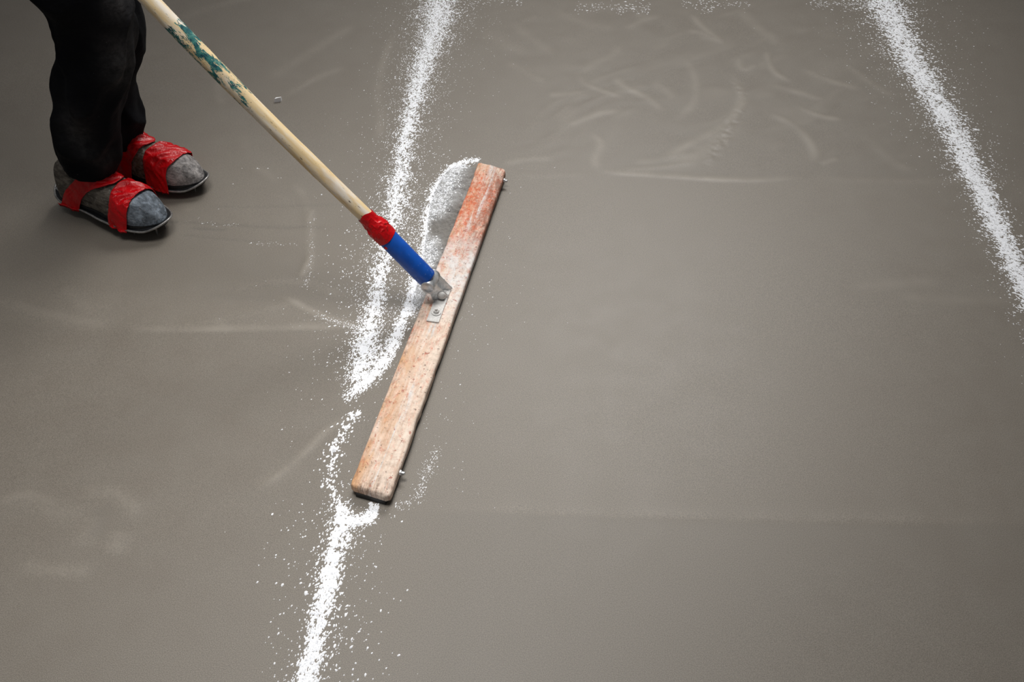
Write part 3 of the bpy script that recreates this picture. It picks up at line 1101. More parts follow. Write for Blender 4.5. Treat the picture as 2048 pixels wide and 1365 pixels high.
# hinge at the foot of the handle
barrel_axis = np.array([BV[0], BV[1], 0])
hb = Vector(J)
BAR = Vector((HD[1], -HD[0], 0)).normalized()        # horizontal, square to the handle
if BAR.y > 0:
    BAR = -BAR
mb = frame_from_axis(hb - BAR * .021, hb + BAR * .021)
rot_zx = Matrix.Rotation(math.pi / 2, 4, 'Y')
bar = bm_obj('hinge_barrel', cyl_bm(.0140, .0140, .042, 32, .0012), M_STEEL, tool, True, mb @ rot_zx)
for s in (0, 1):
    m = mb @ rot_zx @ Matrix.Translation((0, 0, -.0016 if s == 0 else .0416))
    bm = bmesh.new()
    seg = 32
    ring = []
    for (r, z) in ((.0150, 0), (.0150, .002), (.0120, .002), (.0112, .0006)):
        ring.append([bm.verts.new((r * math.cos(2 * math.pi * i / seg), r * math.sin(2 * math.pi * i / seg), z if s else .002 - z)) for i in range(seg)])
    for a, b in zip(ring[:-1], ring[1:]):
        for i in range(seg):
            bm.faces.new((a[i], a[(i + 1) % seg], b[(i + 1) % seg], b[i]))
    bm.faces.new(ring[0])
    bm.faces.new(ring[-1])
    bm_obj('barrel_rim', bm, M_STEEL, bar, True, m)

# clevis: two folded cheeks from the barrel down to the swivel dome on the plate
dome_c = (BM @ Vector((uh, vh, TOPZ + .0035)))
bm_obj('swivel_base', cyl_bm(.0150, .0150, .003, 28, .0006), M_DUSTY, plate, True, Matrix.Translation(dome_c))
cl = empty_dir = (Vector(dome_c) - hb)
cdir = Vector((cl.x, cl.y, 0)).normalized()
for s in (-1, 1):
    side = BAR * (s * .0135)
    up = Vector((0, 0, 1))
    a0_ = hb + side + up * .003 + cdir * .007
    a1_ = hb + side - up * .013 + cdir * .000
    a2_ = hb + side * 1.0 + cdir * .014 + up * .004
    base_f = Vector(dome_c) + side * .95 + cdir * .020 + up * .0005
    base_b = Vector(dome_c) + side * .95 - cdir * .016 + up * .0005
    mid = Vector(dome_c) + side * .98 + cdir * .014 + up * .010
    poly = [a1_, base_b, base_f, mid, a2_, a0_]
    bm = bmesh.new()
    th = BAR * .0013
    lo = [bm.verts.new(p_ - th) for p_ in poly]
    hi = [bm.verts.new(p_ + th) for p_ in poly]
    bm.faces.new(lo)
    bm.faces.new(hi[::-1])
    for i in range(len(poly)):
        bm.faces.new((lo[i], lo[(i + 1) % 6], hi[(i + 1) % 6], hi[i]))
    bm_obj('clevis_cheek', bm, M_STEEL, tool, False)
bc = Vector(dome_c) + BAR * (.0135 + .0012) + Vector((0, 0, .0105)) + cdir * .004
bm_obj('clevis_bolt', dome_bm(.0100, .0085), M_DUSTY, tool, True, frame_from_axis(bc, bc + BAR) @ Matrix.Rotation(math.pi / 2, 4, 'Y'))

# blue sleeve
d_s0 = along(853)
d_s1 = along(772)
d_t1 = along(733)


def loft(path_r, seg, wobble=None):
    """tube along local x: list of (x, radius[, dy, dz])"""
    vs = []
    for q in path_r:
        x, r = q[0], q[1]
        dy, dz = (q[2], q[3]) if len(q) > 2 else (0, 0)
        for i in range(seg):
            a = 2 * math.pi * i / seg
            rr = r if wobble is None else r + wobble(x, a)
            vs.append((x, dy + rr * math.cos(a), dz + rr * math.sin(a)))
    return np.array(vs), grid_faces(len(path_r), seg, True)


def local_mesh(name, vs, fs, material, parent, matrix, smooth=True, caps=None):
    fl = [tuple(int(k) for k in f) for f in fs]
    if caps:
        seg = caps
        n = len(vs)
        fl.append(tuple(range(seg)))
        fl.append(tuple(range(n - 1, n - seg - 1, -1)))
    me = bpy.data.meshes.new(name)
    me.from_pydata([tuple(v) for v in vs], [], fl)
    me.update()
    bm = bmesh.new()
    bm.from_mesh(me)
    bmesh.ops.recalc_face_normals(bm, faces=bm.faces)
    bm.to_mesh(me)
    bm.free()
    me.polygons.foreach_set('use_smooth', [smooth] * len(me.polygons))
    me.materials.append(material)
    o = bpy.data.objects.new(name, me)
    COL.objects.link(o)
    o.parent = parent
    o.matrix_parent_inverse = parent_world(parent).inverted()
    o.location, o.rotation_euler = matrix.translation, matrix.to_euler()
    return o


def blue_material():
    N = NT('scuffed_blue_paint')
    v = N.coords('Object')
    n1 = N.noise(v, 60, 4)
    base = N.ramp(n1, [(0.3, (0.001, 0.072, 0.40)), (0.7, (0.001, 0.092, 0.50))])
    xs = N.sep(v)
    lo = N.ramp(N.math('MULTIPLY', xs['X'], 10.0), [(0.15, 1.0), (0.75, 0.1)])
    sc = N.math('MULTIPLY', N.ramp(N.noise(v, 130, 5, .7), [(0.60, 0), (0.70, 1)]), lo, True)
    base = N.mix(N.math('MULTIPLY', sc, .6), base, (0.45, 0.55, 0.68))
    N.color(base)
    N.set(Roughness=0.45)
    return N.m


def tape_material(name='red_tape'):
    N = NT(name)
    v = N.coords('Object')
    n1 = N.noise(v, 50, 4)
    N.color(N.ramp(n1, [(0.3, (0.50, 0.002, 0.005)), (0.7, (0.64, 0.004, 0.008))]))
    N.set(Roughness=0.22, Specular_IOR_Level=0.35)
    N.bump(N.noise(N.coords('Object', (1, 1, 1)), 75, 4, .6, 1.2), 0.55, 0.004)
    return N.m


d_g0, d_gm, d_g1 = along(525), along(470), along(350)


def handle_material():
    N = NT('cream_paint_over_wood')
    v = N.coords('Object')
    xs = N.sep(v)
    g1 = N.noise(N.coords('Object', (3, 60, 60)), 1.6, 4, .6)
    base = N.ramp(g1, [(0.3, lit(228, 196, 142, .95)), (0.6, lit(240, 216, 172, .95)), (0.8, lit(244, 228, 198, .95))])
    wh = N.noise(N.coords('Object', (8, 40, 40)), 1.5, 4, .6)
    base = N.mix(N.ramp(wh, [(0.46, 0), (0.62, .75)]), base, lit(240, 234, 226, .95))
    # green-blue paint on the middle stretch
    band = N.ramp(xs['X'], [(d_g0 - .02, 0.0), (d_g0 + .03, .7), (d_gm, .85), (d_g1 - .05, 1.0), (d_g1, 1.0), (d_g1 + .012, 0.0)])
    gn = N.noise(N.coords('Object', (14, 38, 38)), 2.0, 6, .75, .3)
    gm = N.ramp(N.math('ADD', gn, N.math('MULTIPLY', band, .22)), [(0.675, 0), (0.715, 1)])
    gm = N.math('MULTIPLY', gm, N.ramp(band, [(0.05, 0), (0.2, 1)]), True)
    teal = N.ramp(N.noise(v, 120, 4, .7), [(0.35, lit(14, 66, 84)), (0.55, lit(60, 132, 126)), (0.7, lit(128, 168, 150))])
    base = N.mix(gm, base, teal)
    # dark nicks along the grain
    nk = N.noise(N.coords('Object', (26, 120, 120), loc=(1, 4, 2)), 1.3, 3, .6)
    base = N.mix(N.ramp(nk, [(0.665, 0), (0.72, .85)]), base, lit(66, 52, 42))
    sp = N.noise(N.coords('Object', loc=(3, 1, 0)), 210, 2, .5)
    base = N.mix(N.ramp(sp, [(0.69, 0), (0.74, .75)]), base, lit(90, 70, 56))
    N.color(base)
    N.set(Roughness=0.55, Specular_IOR_Level=0.4)
    N.bump(N.math('ADD', g1, nk), 0.35, 0.0008)
    return N.m


M_TAPE = tape_material()
M_BLUE = blue_material()
ZS = depth(J + HD * (d_s0 + d_s1) / 2)
R_SL = 20.3 * ZS / FPX
R_WD = 15.8 * depth(J + HD * d_t1) / FPX
vs, fs = loft([(d_s0 - .004, R_SL * .90), (d_s0 - .002, R_SL * .97), (d_s0, R_SL), (d_s0 + .02, R_SL * 1.0), (d_s1 + .006, R_SL * 1.0), (d_s1 + .008, R_SL * .97)], 48)
local_mesh('sleeve', vs, fs, M_BLUE, tool, HM, True, 48)['label'] = 'scuffed blue tube sleeve'
# short steel neck between the sleeve and the hinge barrel
vs, fs = loft([(0.0, .012), (d_s0 + .003, .0145)], 24)
local_mesh('neck', vs, fs, M_STEEL, tool, HM, True, 24)
m = HM @ Matrix.Translation((d_s1 - .006, 0, 0))
# little red rivet on the sleeve
q = HM.inverted() @ Vector(G(769, 494, .0))
vdir = (Vector((0, 0, CAMH)) - Vector(J + HD * (d_s1 - .014)))
loc_v = HM.to_3x3().inverted() @ vdir
loc_v.x = 0
loc_v.normalize()
perp = Vector((0, -loc_v.z, loc_v.y))
best = None
for s_ in (-1, 1):
    rad = (loc_v * .55 + perp * (s_ * .835)) * R_SL
    pt = HM @ Vector((d_s1 - .014, rad.y, rad.z))
    xx, yy = px_of(np.array(pt))
    if best is None or abs(xx - 769) + abs(yy - 494) < best[0]:
        best = (abs(xx - 769) + abs(yy - 494), pt, (HM.to_3x3() @ rad).normalized())
rv = best[1] - best[2] * .0004
bm_obj('rivet', dome_bm(.0042, .002), M_TAPE, tool, True, frame_from_axis(rv, rv + best[2], (0.3, 0.2, 1)) @ Matrix.Rotation(math.pi / 2, 4, 'Y'))


def tape_wrap():
    n, seg = 60, 96
    rows = []
    x0, x1 = d_s1 - .004, d_t1 + .004
    for i in range(n):
        t = i / (n - 1)
        x = x0 + (x1 - x0) * t
        s = np.clip((t - .30) / .45, 0, 1)
        s = s * s * (3 - 2 * s)
        r = R_SL * 1.06 * (1 - s) + R_WD * 1.09 * s
        rows.append((x, r))

    def wob(x, a):
        t = (x - x0) / (x1 - x0)
        k = vnoise(np.array([[x * 60 + 2.2 * math.sin(a + 1), 1.6 * math.cos(a), 1.6 * math.sin(a) + x * 40]]), 91)[0]
        k2 = abs(vnoise(np.array([[x * 130 - 3.0 * math.sin(a * 1 + .5), 3 * math.cos(a), 3 * math.sin(a)]]), 93)[0])
        f = math.exp(-((t - .45) / .3) ** 2)
        return max(-.0006, (.0034 * k + .0040 * (.4 - k2)) * (f + .10))
    vs, fs = loft(rows, seg, wob)
    vs = vs.reshape(n, seg, 3)
    # ragged rims
    for j in range(seg):
        a = 2 * math.pi * j / seg
        e = .006 * math.sin(a * 1 + 1.2) + .003 * math.sin(3 * a)
        for i in range(n):
            t = i / (n - 1)
            vs[i, j, 0] += e * (t - .25)
    o = local_mesh('tape_wrap', vs.reshape(-1, 3), fs, M_TAPE, tool, HM)
    o['label'] = 'crumpled red tape round the handle joint'
    return o


tape_wrap()

rows = []
N_H = 90
bow = lambda x: -0.0045 * math.sin(math.pi * min(1, max(0, (x - d_t1) / .75)))
for i in range(N_H + 1):
    x = d_t1 - .03 + (HLEN - d_t1 + .03) * i / N_H
    r = R_WD * (1 + .02 * math.sin(x * 23)) * (1 - .03 * math.exp(-((x - .35) / .12) ** 2))
    rows.append((x, r, 0, 0))
rows.append((HLEN + .006, R_WD * .85, 0, 0))
rows.append((HLEN + .010, R_WD * .5, 0, 0))
vs, fs = loft(rows, 40, lambda x, a: .0004 * vnoise(np.array([[x * 30, 2 * math.cos(a), 2 * math.sin(a)]]), 95)[0])
# sag of the pole, sideways as seen in the photo
lv = HM.to_3x3().inverted() @ Vector((-1, 0, -1)).normalized()
lv.x = 0
lv.normalize()
for k_ in range(len(vs)):
    b_ = .006 * math.sin(math.pi * min(1.0, max(0.0, (vs[k_, 0] - d_t1) / .7)))
    vs[k_, 1] += lv.y * b_
    vs[k_, 2] += lv.z * b_
local_mesh('handle', vs, fs, handle_material(), tool, HM, True, 40)['label'] = 'cream painted wooden pole with green paint stains'


# ------------------------------------------------------------------ person
def cloth_material():
    N = NT('black_work_cloth')
    v = N.coords('Object')
    base = N.ramp(N.noise(v, 9, 4), [(0.3, (0.0032, 0.0036, 0.0052)), (0.7, (0.006, 0.0066, 0.009))])
    du = N.attr('dust')  # dust smudges plus painted light on the lower folds
    dn = N.math('MULTIPLY', du, N.ramp(N.noise(v, 45, 5, .7), [(0.35, .25), (0.7, 1)]), True)
    base = N.mix(dn, base, (0.11, 0.104, 0.104))
    sp = N.noise(v, 240, 2)
    base = N.mix(N.ramp(sp, [(0.75, 0), (0.79, .35)]), base, (0.2, 0.19, 0.18))
    N.color(base)
    N.set(Roughness=0.88, Specular_IOR_Level=0.12)
    N.bump(N.noise(N.coords('Object', (1, 1, 2.2)), 32, 4, .6, .8), 0.4, 0.006)
    return N.m


M_CLOTH = cloth_material()


def shoe_material(name, toe_col, mid_col, dust):
    N = NT(name)
    v = N.coords('Object')
    xs = N.sep(v)
    n1 = N.noise(N.coords('Object', (1, 2.2, 2.2)), 34, 5, .7, .4)
    base = N.ramp(n1, [(0.32, tuple(k * .35 for k in mid_col)), (0.5, mid_col), (0.66, tuple(min(1, k * 1.9) for k in mid_col))])
    toe = N.ramp(N.math('ADD', xs['X'], N.math('MULTIPLY', N.math('SUBTRACT', n1, .5), .05)), [(0.215, 0), (0.245, 1)])
    tc = N.ramp(N.noise(N.coords('Object', (.7, 1.6, 1.6)), 40, 6, .75, .5), [(0.34, tuple(k * .4 for k in toe_col)), (0.5, toe_col), (0.64, tuple(min(1, k * 2.1) for k in toe_col))])
    base = N.mix(toe, base, tc)
    sp = N.noise(v, 95, 5, .75)
    base = N.mix(N.ramp(sp, [(0.62 - dust * .1, 0), (0.72 - dust * .1, .7)]), base, (0.42, 0.39, 0.37))
    N.color(base)
    N.set(Roughness=0.85, Specular_IOR_Level=0.2)
    N.bump(N.math('ADD', n1, N.math('MULTIPLY', sp, .5)), 0.7, 0.004)
    return N.m


M_SHOE_NEAR = shoe_material('grey_worn_shoe', (0.15, 0.175, 0.205), (0.135, 0.118, 0.098), .3)
M_SHOE_FAR = shoe_material('dusty_worn_shoe', (0.25, 0.235, 0.23), (0.15, 0.122, 0.09), 1.2)
M_PLATE = plain('black_sole_plate', (0.012, 0.013, 0.015), 0.35, 0.2, var=.3)
M_RIM = plain('bare_metal_rim', (0.34, 0.33, 0.32), 0.35, 0.6, var=.4, scale=90)

SHOE_L = .305


def shoe_w(x):
    t = np.clip(x / SHOE_L, 0, 1)
    w = np.interp(t, [0, .1, .25, .42, .6, .74, .86, 1], [.035, .038, .037, .038, .047, .051, .049, .043])
    e = np.sqrt(np.clip(1 - np.clip((t - .74) / .26, 0, 1) ** 2.2, 0, 1)) * np.sqrt(np.clip(1 - np.clip((.10 - t) / .10, 0, 1) ** 2, 0, 1))
    return w * np.maximum(e, .02)


def shoe_h(x):
    t = np.clip(x / SHOE_L, 0, 1)
    h = np.interp(t, [0, .06, .2, .34, .45, .56, .68, .8, .9, 1], [.072, .090, .102, .104, .096, .080, .068, .060, .053, .042])
    e = np.sqrt(np.clip(1 - np.clip((t - .80) / .20, 0, 1) ** 2.4, 0, 1)) * np.sqrt(np.clip(1 - np.clip((.06 - t) / .06, 0, 1) ** 2, 0, 1)) ** .6
    return h * np.maximum(e, .04)


def shoe_pt(x, t, off=0.0):
    """surface point, t 0..pi from the right side over the top to the left side"""
    w = shoe_w(x) + off
    h = shoe_h(x) + off
    c_, s_ = np.cos(t), np.sin(t)
    y = -np.sign(c_) * np.abs(c_) ** .75 * w
    z = np.abs(s_) ** .8 * h
    return np.stack([x + 0 * t, y, z], -1)


def build_shoe(person, M, mat, label, bands, seed):
    nu, nv = 110, 60
    xs_ = SHOE_L * (0.5 - 0.5 * np.cos(np.linspace(0, math.pi, nu)))
    tt = np.linspace(0, math.pi, nv)
    X, Tt = np.meshgrid(xs_, tt, indexing='ij')
    P3 = shoe_pt(X, Tt)
    nz = fbm(P3.reshape(-1, 3) * 26, 4, seed).reshape(nu, nv)
    fold = np.sin(X * 260 + 4 * nz) * np.exp(-((X - .16) / .035) ** 2) * np.sin(Tt)
    P3[..., 2] += (.0035 * nz + .0016 * fold) * np.sin(Tt)
    P3[..., 1] *= 1 + .05 * nz
    sh = local_mesh('shoe', P3.reshape(-1, 3), grid_faces(nu, nv), mat, person, M)
    sh['label'] = label
    me = sh.data
    bm = bmesh.new()
    bm.from_mesh(me)
    bmesh.ops.holes_fill(bm, edges=[e for e in bm.edges if e.is_boundary], sides=0)
    bmesh.ops.recalc_face_normals(bm, faces=bm.faces)
    bm.to_mesh(me)
    bm.free()
    me.polygons.foreach_set('use_smooth', [True] * len(me.polygons))
    # sole welt
    no = 72

    def outline(off, z):
        pts = []
        x_ = np.linspace(0, SHOE_L, no // 2)
        x_ = SHOE_L * (0.5 - 0.5 * np.cos(np.linspace(0, math.pi, no // 2)))
        for a in x_:
            pts.append((a, -float(shoe_w(a))))
        for a in x_[::-1]:
            pts.append((a, float(shoe_w(a))))
        pts = np.array(pts)
        cen = pts.mean(0)
        dv = pts - cen
        ln_ = np.linalg.norm(dv, axis=1)[:, None]
        pts = pts + dv / ln_ * off
        return [(p_[0], p_[1], z(p_[0]) if callable(z) else z) for p_ in pts]

    def slab(name, off, z0, z1, material, parent):
        lo, hi = outline(off, z0), outline(off, z1)
        n = len(lo)
        vs_ = lo + hi
        fs_ = [(i, (i + 1) % n, n + (i + 1) % n, n + i) for i in range(n)] + [tuple(range(n))[::-1], tuple(range(n, 2 * n))]
        me_ = bpy.data.meshes.new(name)
        me_.from_pydata(vs_, [], fs_)
        me_.materials.append(material)
        bm_ = bmesh.new(); bm_.from_mesh(me_); bmesh.ops.recalc_face_normals(bm_, faces=bm_.faces); bm_.to_mesh(me_); bm_.free()
        o = bpy.data.objects.new(name, me_)
        COL.objects.link(o)
        o.parent = parent
        return o
    # children of the shoe live in the shoe's own frame
    slab('shoe_sole', .003, -.006, .004, M_PLATE, sh)
    curl = lambda z: (lambda a: z + .016 * max(0, (.035 - a) / .035) ** 1.5 + .010 * max(0, (a - SHOE_L + .03) / .03) ** 1.5)
    pl = slab('sole_plate', .011, curl(-.0095), curl(-.0065), M_PLATE, sh)
    # metal rim round the plate
    cpts = np.array(outline(.0115, curl(-.008)))
    n = len(cpts)
    seg = 8
    vs_ = []
    for i in range(n):
        tv = cpts[(i + 1) % n] - cpts[i - 1]
        tv = tv / (np.linalg.norm(tv) + 1e-9)
        nn = np.array([tv[1], -tv[0], 0]); nn /= np.linalg.norm(nn) + 1e-9
        for j in range(seg):
            a = 2 * math.pi * j / seg
            vs_.append(cpts[i] + .0026 * (nn * math.cos(a) + np.array([0, 0, 1]) * math.sin(a)))
    fs_ = []
    for i in range(n):
        for j in range(seg):
            i2, j2 = (i + 1) % n, (j + 1) % seg
            fs_.append((i * seg + j, i2 * seg + j, i2 * seg + j2, i * seg + j2))
    me_ = bpy.data.meshes.new('plate_rim')
    me_.from_pydata([tuple(q_) for q_ in vs_], [], fs_)
    me_.materials.append(M_RIM)
    me_.polygons.foreach_set('use_smooth', [True] * len(me_.polygons))
    o = bpy.data.objects.new('plate_rim', me_)
    COL.objects.link(o)
    o.parent = sh
    # spikes carrying the plate clear of the screed
    bm_ = cyl_bm(.0012, .0042, 1.0, 10)
    me_s = bpy.data.meshes.new('spike')
    bm_.to_mesh(me_s); bm_.free()
    me_s.materials.append(M_RIM)
    for a in (.03, .10, .17, .235, .285):
        for s in (-1, 1):
            o = bpy.data.objects.new('spike', me_s)
            COL.objects.link(o)
            o.parent = sh
            y_ = s * float(shoe_w(a)) * (.72 if a < .28 else .45)
            wz = M @ Vector((a, y_, -.0095))
            hgt = max(.012, wz.z - FZ)
            o.location = (a, y_, -.0095 - hgt)
            o.scale = (1, 1, hgt + .001)
    # red tape
    for bi, (cx, hw, sway, t0, t1, sd) in enumerate(bands):
        nb, mb_ = 34, 70
        ss_ = np.linspace(-1, 1, nb)
        tb = np.linspace(t0, t1, mb_)
        A, Tb = np.meshgrid(ss_, tb, indexing='ij')
        cen = cx + sway * np.sin(Tb) + .006 * np.sin(Tb * 2.3 + sd)
        rag = 1 + .12 * vnoise(np.stack([Tb.ravel() * 1.7, np.sign(A).ravel() * 3, 0 * A.ravel() + sd], -1), 7).reshape(A.shape)
        Xb = np.clip(cen + A * hw * rag, .006, SHOE_L - .01)
        Pb = shoe_pt(Xb, Tb, .0052)
        q3 = np.stack([Xb.ravel() * 55 + 2 * np.sin(Tb.ravel() * 2), Tb.ravel() * 1.6, 0 * A.ravel() + sd], -1)
        wr = vnoise(q3, 13).reshape(A.shape) * .5 + (.45 - np.abs(vnoise(q3 * np.array([1.4, 2.0, 1]) + 7, 15).reshape(A.shape)))
        wr = wr * (1 - .5 * A ** 6)
        nrm = np.stack([0 * A, -np.cos(Tb), np.sin(Tb)], -1)
        Pb = Pb + nrm * (.0056 * np.maximum(wr, -.45))[..., None]
        # pull the ends down round the plate
        dn = np.clip((.25 - np.minimum(Tb, math.pi - Tb)) / .25, 0, 1)
        Pb[..., 2] -= dn * .014
        Pb[..., 1] += np.where(Tb < math.pi / 2, -1, 1) * dn * .006
        vs_ = Pb.reshape(-1, 3)
        me_ = bpy.data.meshes.new('tape_band')
        me_.from_pydata([tuple(q_) for q_ in vs_], [], [tuple(int(k_) for k_ in f_) for f_ in grid_faces(nb, mb_)])
        me_.materials.append(M_TAPE)
        me_.polygons.foreach_set('use_smooth', [True] * len(me_.polygons))
        o = bpy.data.objects.new('tape_band', me_)
        COL.objects.link(o)
        md = o.modifiers.new('thickness', 'SOLIDIFY')
        md.thickness = .0012
        o.parent = sh
        o['label'] = 'glossy wrinkled red tape strap'
    return sh


heelN, toeN = G(130, 376, .036), G(345, 449, .036)
angN = math.atan2(toeN[1] - heelN[1], toeN[0] - heelN[0])
ZSH = .036
heelF, toeF = G(240, 322, .036), G(405, 357, .036)
angF = math.atan2(toeF[1] - heelF[1], toeF[0] - heelF[0])
MN = Matrix.Translation((heelN[0], heelN[1], FZ + ZSH)) @ Matrix.Rotation(angN, 4, 'Z')
toe_dir = Vector((math.cos(angF), math.sin(angF), 0))
oF = Vector((toeF[0], toeF[1], 0)) - toe_dir * SHOE_L
MF = Matrix.Translation((oF.x, oF.y, FZ + ZSH - .006)) @ Matrix.Rotation(angF, 4, 'Z')

person = empty('person', (float(heelN[0] + .12), float(heelN[1]), FZ))
tag(person, 'person in black trousers and red-taped spiked shoes gripping the float handle', 'person')
build_shoe(person, MN, M_SHOE_NEAR, 'grey-blue toed shoe with two red tape straps', [(.205, .027, .022, -.05, math.pi + .05, 1.0), (.050, .026, .118, -.05, math.pi + .05, 2.0)], 101)
build_shoe(person, MF, M_SHOE_FAR, 'dusty brown shoe with wide red tape', [(.212, .033, .010, -.05, math.pi + .05, 3.0), (.092, .040, .040, -.05, math.pi + .05, 4.0)], 131)


def leg_tube(ctrl, seed, n=190, seg=84):
    """ctrl: list of (x, y, z, radius along travel, radius across, wrinkle). folded cloth tube"""
    c = chaikin(np.array(ctrl, float), 3)
    d = np.linalg.norm(np.diff(c[:, :3], axis=0), axis=1)
    s = np.concatenate([[0], np.cumsum(d)])
    t = np.linspace(0, s[-1], n)
    c = np.stack([np.interp(t, s, c[:, k_]) for k_ in range(c.shape[1])], -1)
    V = np.zeros((n, seg, 3))
    a = np.linspace(0, 2 * math.pi, seg, endpoint=False)
    for i in range(n):
        tg = c[min(i + 2, n - 1), :3] - c[max(i - 2, 0), :3]
        tg = Vector(tg).normalized()
        fx = Vector((1, 0, 0)) - tg * tg.x
        fx.normalize()
        fy = tg.cross(fx)
        q_ = np.stack([np.cos(a) * 1.1, np.sin(a) * 1.1, 0 * a + t[i] * 9], -1)
        n1 = vnoise(q_, seed)
        # slanting ridged folds
        ph = t[i] * 17 + 1.3 * np.sin(a + seed) + 0.9 * np.sin(2 * a + 1.7 * seed) + 1.6 * n1
        rid = 1 - np.abs(np.sin(ph)) ** .8 * 1.0
        q2 = np.stack([np.cos(a) * 1.7, np.sin(a) * 1.7, 0 * a + t[i] * 22], -1)
        n2 = vnoise(q2, seed + 5)
        disp = c[i, 5] * (.55 * n1 + .75 * (rid - .45) + .45 * n2)
        for j in range(seg):
            v_ = Vector(c[i, :3]) + fx * ((c[i, 3] + disp[j]) * math.cos(a[j])) + fy * ((c[i, 4] + disp[j]) * math.sin(a[j]))
            V[i, j] = v_
    return V


def tube_into(bm, V, cap0=True, cap1=True):
    n, seg, _ = V.shape
    vv = [[bm.verts.new(V[i, j]) for j in range(seg)] for i in range(n)]
    for i in range(n - 1):
        for j in range(seg):
            bm.faces.new((vv[i][j], vv[i][(j + 1) % seg], vv[i + 1][(j + 1) % seg], vv[i + 1][j]))
    if cap0:
        bm.faces.new(vv[0][::-1])
    if cap1:
        bm.faces.new(vv[-1])


def ellipsoid_into(bm, c, r, rot=None, useg=24, vseg=14):
    m = Matrix.Translation(c) @ (rot.to_4x4() if rot is not None else Matrix.Identity(4)) @ Matrix.Diagonal((r[0], r[1], r[2], 1))
    bmesh.ops.create_uvsphere(bm, u_segments=useg, v_segments=vseg, radius=1.0, matrix=m)


def limb_into(bm, pts, seg=20):
    """pts: (x, y, z, r). smooth round limb"""
    c = chaikin(np.array(pts, float), 2)
    V = np.zeros((len(c), seg, 3))
    a = np.linspace(0, 2 * math.pi, seg, endpoint=False)
    for i in range(len(c)):
        tg = Vector(c[min(i + 1, len(c) - 1), :3] - c[max(i - 1, 0), :3]).normalized()
        ref = Vector((0, 0, 1)) if abs(tg.z) < .9 else Vector((1, 0, 0))
        fx = (ref - tg * tg.dot(ref)).normalized()
        fy = tg.cross(fx)
        for j in range(seg):
            V[i, j] = Vector(c[i, :3]) + (fx * math.cos(a[j]) + fy * math.sin(a[j])) * c[i, 3]
    tube_into(bm, V)
    ellipsoid_into(bm, c[0, :3], (c[0, 3],) * 3, None, 14, 8)
    ellipsoid_into(bm, c[-1, :3], (c[-1, 3],) * 3, None, 14, 8)


def remeshed(name, bm, voxel, material, parent, smooth_iter=3):
    bmesh.ops.recalc_face_normals(bm, faces=bm.faces)
    me = bpy.data.meshes.new(name + '_raw')
    bm.to_mesh(me)
    bm.free()
    tmp = bpy.data.objects.new(name + '_raw', me)
    COL.objects.link(tmp)
    r = tmp.modifiers.new('r', 'REMESH')
    r.mode = 'VOXEL'
    r.voxel_size = voxel
    r.use_smooth_shade = True
    if smooth_iter:
        s = tmp.modifiers.new('s', 'SMOOTH')
        s.factor = .5
        s.iterations = smooth_iter
    dg = bpy.context.evaluated_depsgraph_get()
    dg.update()
    ev = tmp.evaluated_get(dg)
    nm = bpy.data.meshes.new_from_object(ev)
    bpy.data.objects.remove(tmp, do_unlink=True)
    nm.name = name
    nm.materials.clear()
    nm.materials.append(material)
    nm.polygons.foreach_set('use_smooth', [True] * len(nm.polygons))
    o = bpy.data.objects.new(name, nm)
    COL.objects.link(o)
    o.parent = parent
    o.matrix_parent_inverse = parent_world(parent).inverted()
    return o


def at_px(x, y, Y):
    """point at pixel (x, y) standing in the vertical plane of world depth Y"""
    u_, v_ = (x - 1024) / FPX, (y - 682.5) / FPX
    d_ = np.array([u_, CP - v_ * SP, -SP - v_ * CP])
    return np.array([0, 0, CAMH]) + d_ * (Y / d_[1])


YN = float((MN @ Vector((.085, 0, 0))).y) - .005
YF = float((MF @ Vector((.085, 0, 0))).y)
hipN, hipF = (-1.22, YN + .05, .90), (-1.22, YN + .21, .90)


def leg_ctrl(rows, Y, hip, dy):
    out = []
    for (x, y, rx, ry, w) in rows:
        q_ = at_px(x, y, Y + dy * (335 - y) / 335)
        out.append((q_[0], q_[1], q_[2], rx, ry, w))
    return out


near_rows = [(180, 338, .058, .056, .004), (178, 318, .066, .062, .010), (174, 285, .075, .068, .018), (174, 245, .078, .070, .020), (182, 195, .076, .071, .015),
             (188, 150, .079, .072, .013), (191, 100, .082, .075, .014), (190, 50, .086, .079, .017)]
ctrlN = leg_ctrl(near_rows, YN, hipN, .01)
kN = ctrlN[-1]
ctrlN += [(kN[0] - .005, kN[1], kN[2] + .08, .088, .085, .012), (kN[0] - .085, kN[1] + .01, kN[2] + .18, .093, .090, .009), (hipN[0] + .10, hipN[1], hipN[2] - .12, .105, .10, .006), (hipN[0], hipN[1], hipN[2], .115, .105, .004)]
far_rows = [(246, 283, .050, .052, .004), (242, 265, .056, .057, .010), (236, 232, .058, .059, .016), (226, 190, .056, .060, .014), (218, 140, .064, .064, .012),
            (220, 90, .076, .072, .012), (222, 45, .080, .076, .012)]
ctrlF = leg_ctrl(far_rows, YF, hipF, .0)
kF = ctrlF[-1]
ctrlF += [(kF[0] - .02, kF[1], kF[2] + .07, .090, .083, .010), (kF[0] - .12, kF[1], kF[2] + .17, .095, .088, .008), (hipF[0] + .10, hipF[1], hipF[2] - .12, .105, .10, .006), (hipF[0], hipF[1], hipF[2], .115, .105, .004)]
bm = bmesh.new()
tube_into(bm, leg_tube(ctrlN, 3))
tube_into(bm, leg_tube(ctrlF, 8))
pel = Vector(((hipN[0] + hipF[0]) / 2 - .01, (hipN[1] + hipF[1]) / 2, .95))
ellipsoid_into(bm, pel, (.15, .20, .17))
trousers = remeshed('trousers', bm, .0046, M_CLOTH, person, 1)
trousers['label'] = 'creased black work trousers dusty at the shin'
co = np.empty(len(trousers.data.vertices) * 3)
trousers.data.vertices.foreach_get('co', co)
co = co.reshape(-1, 3)
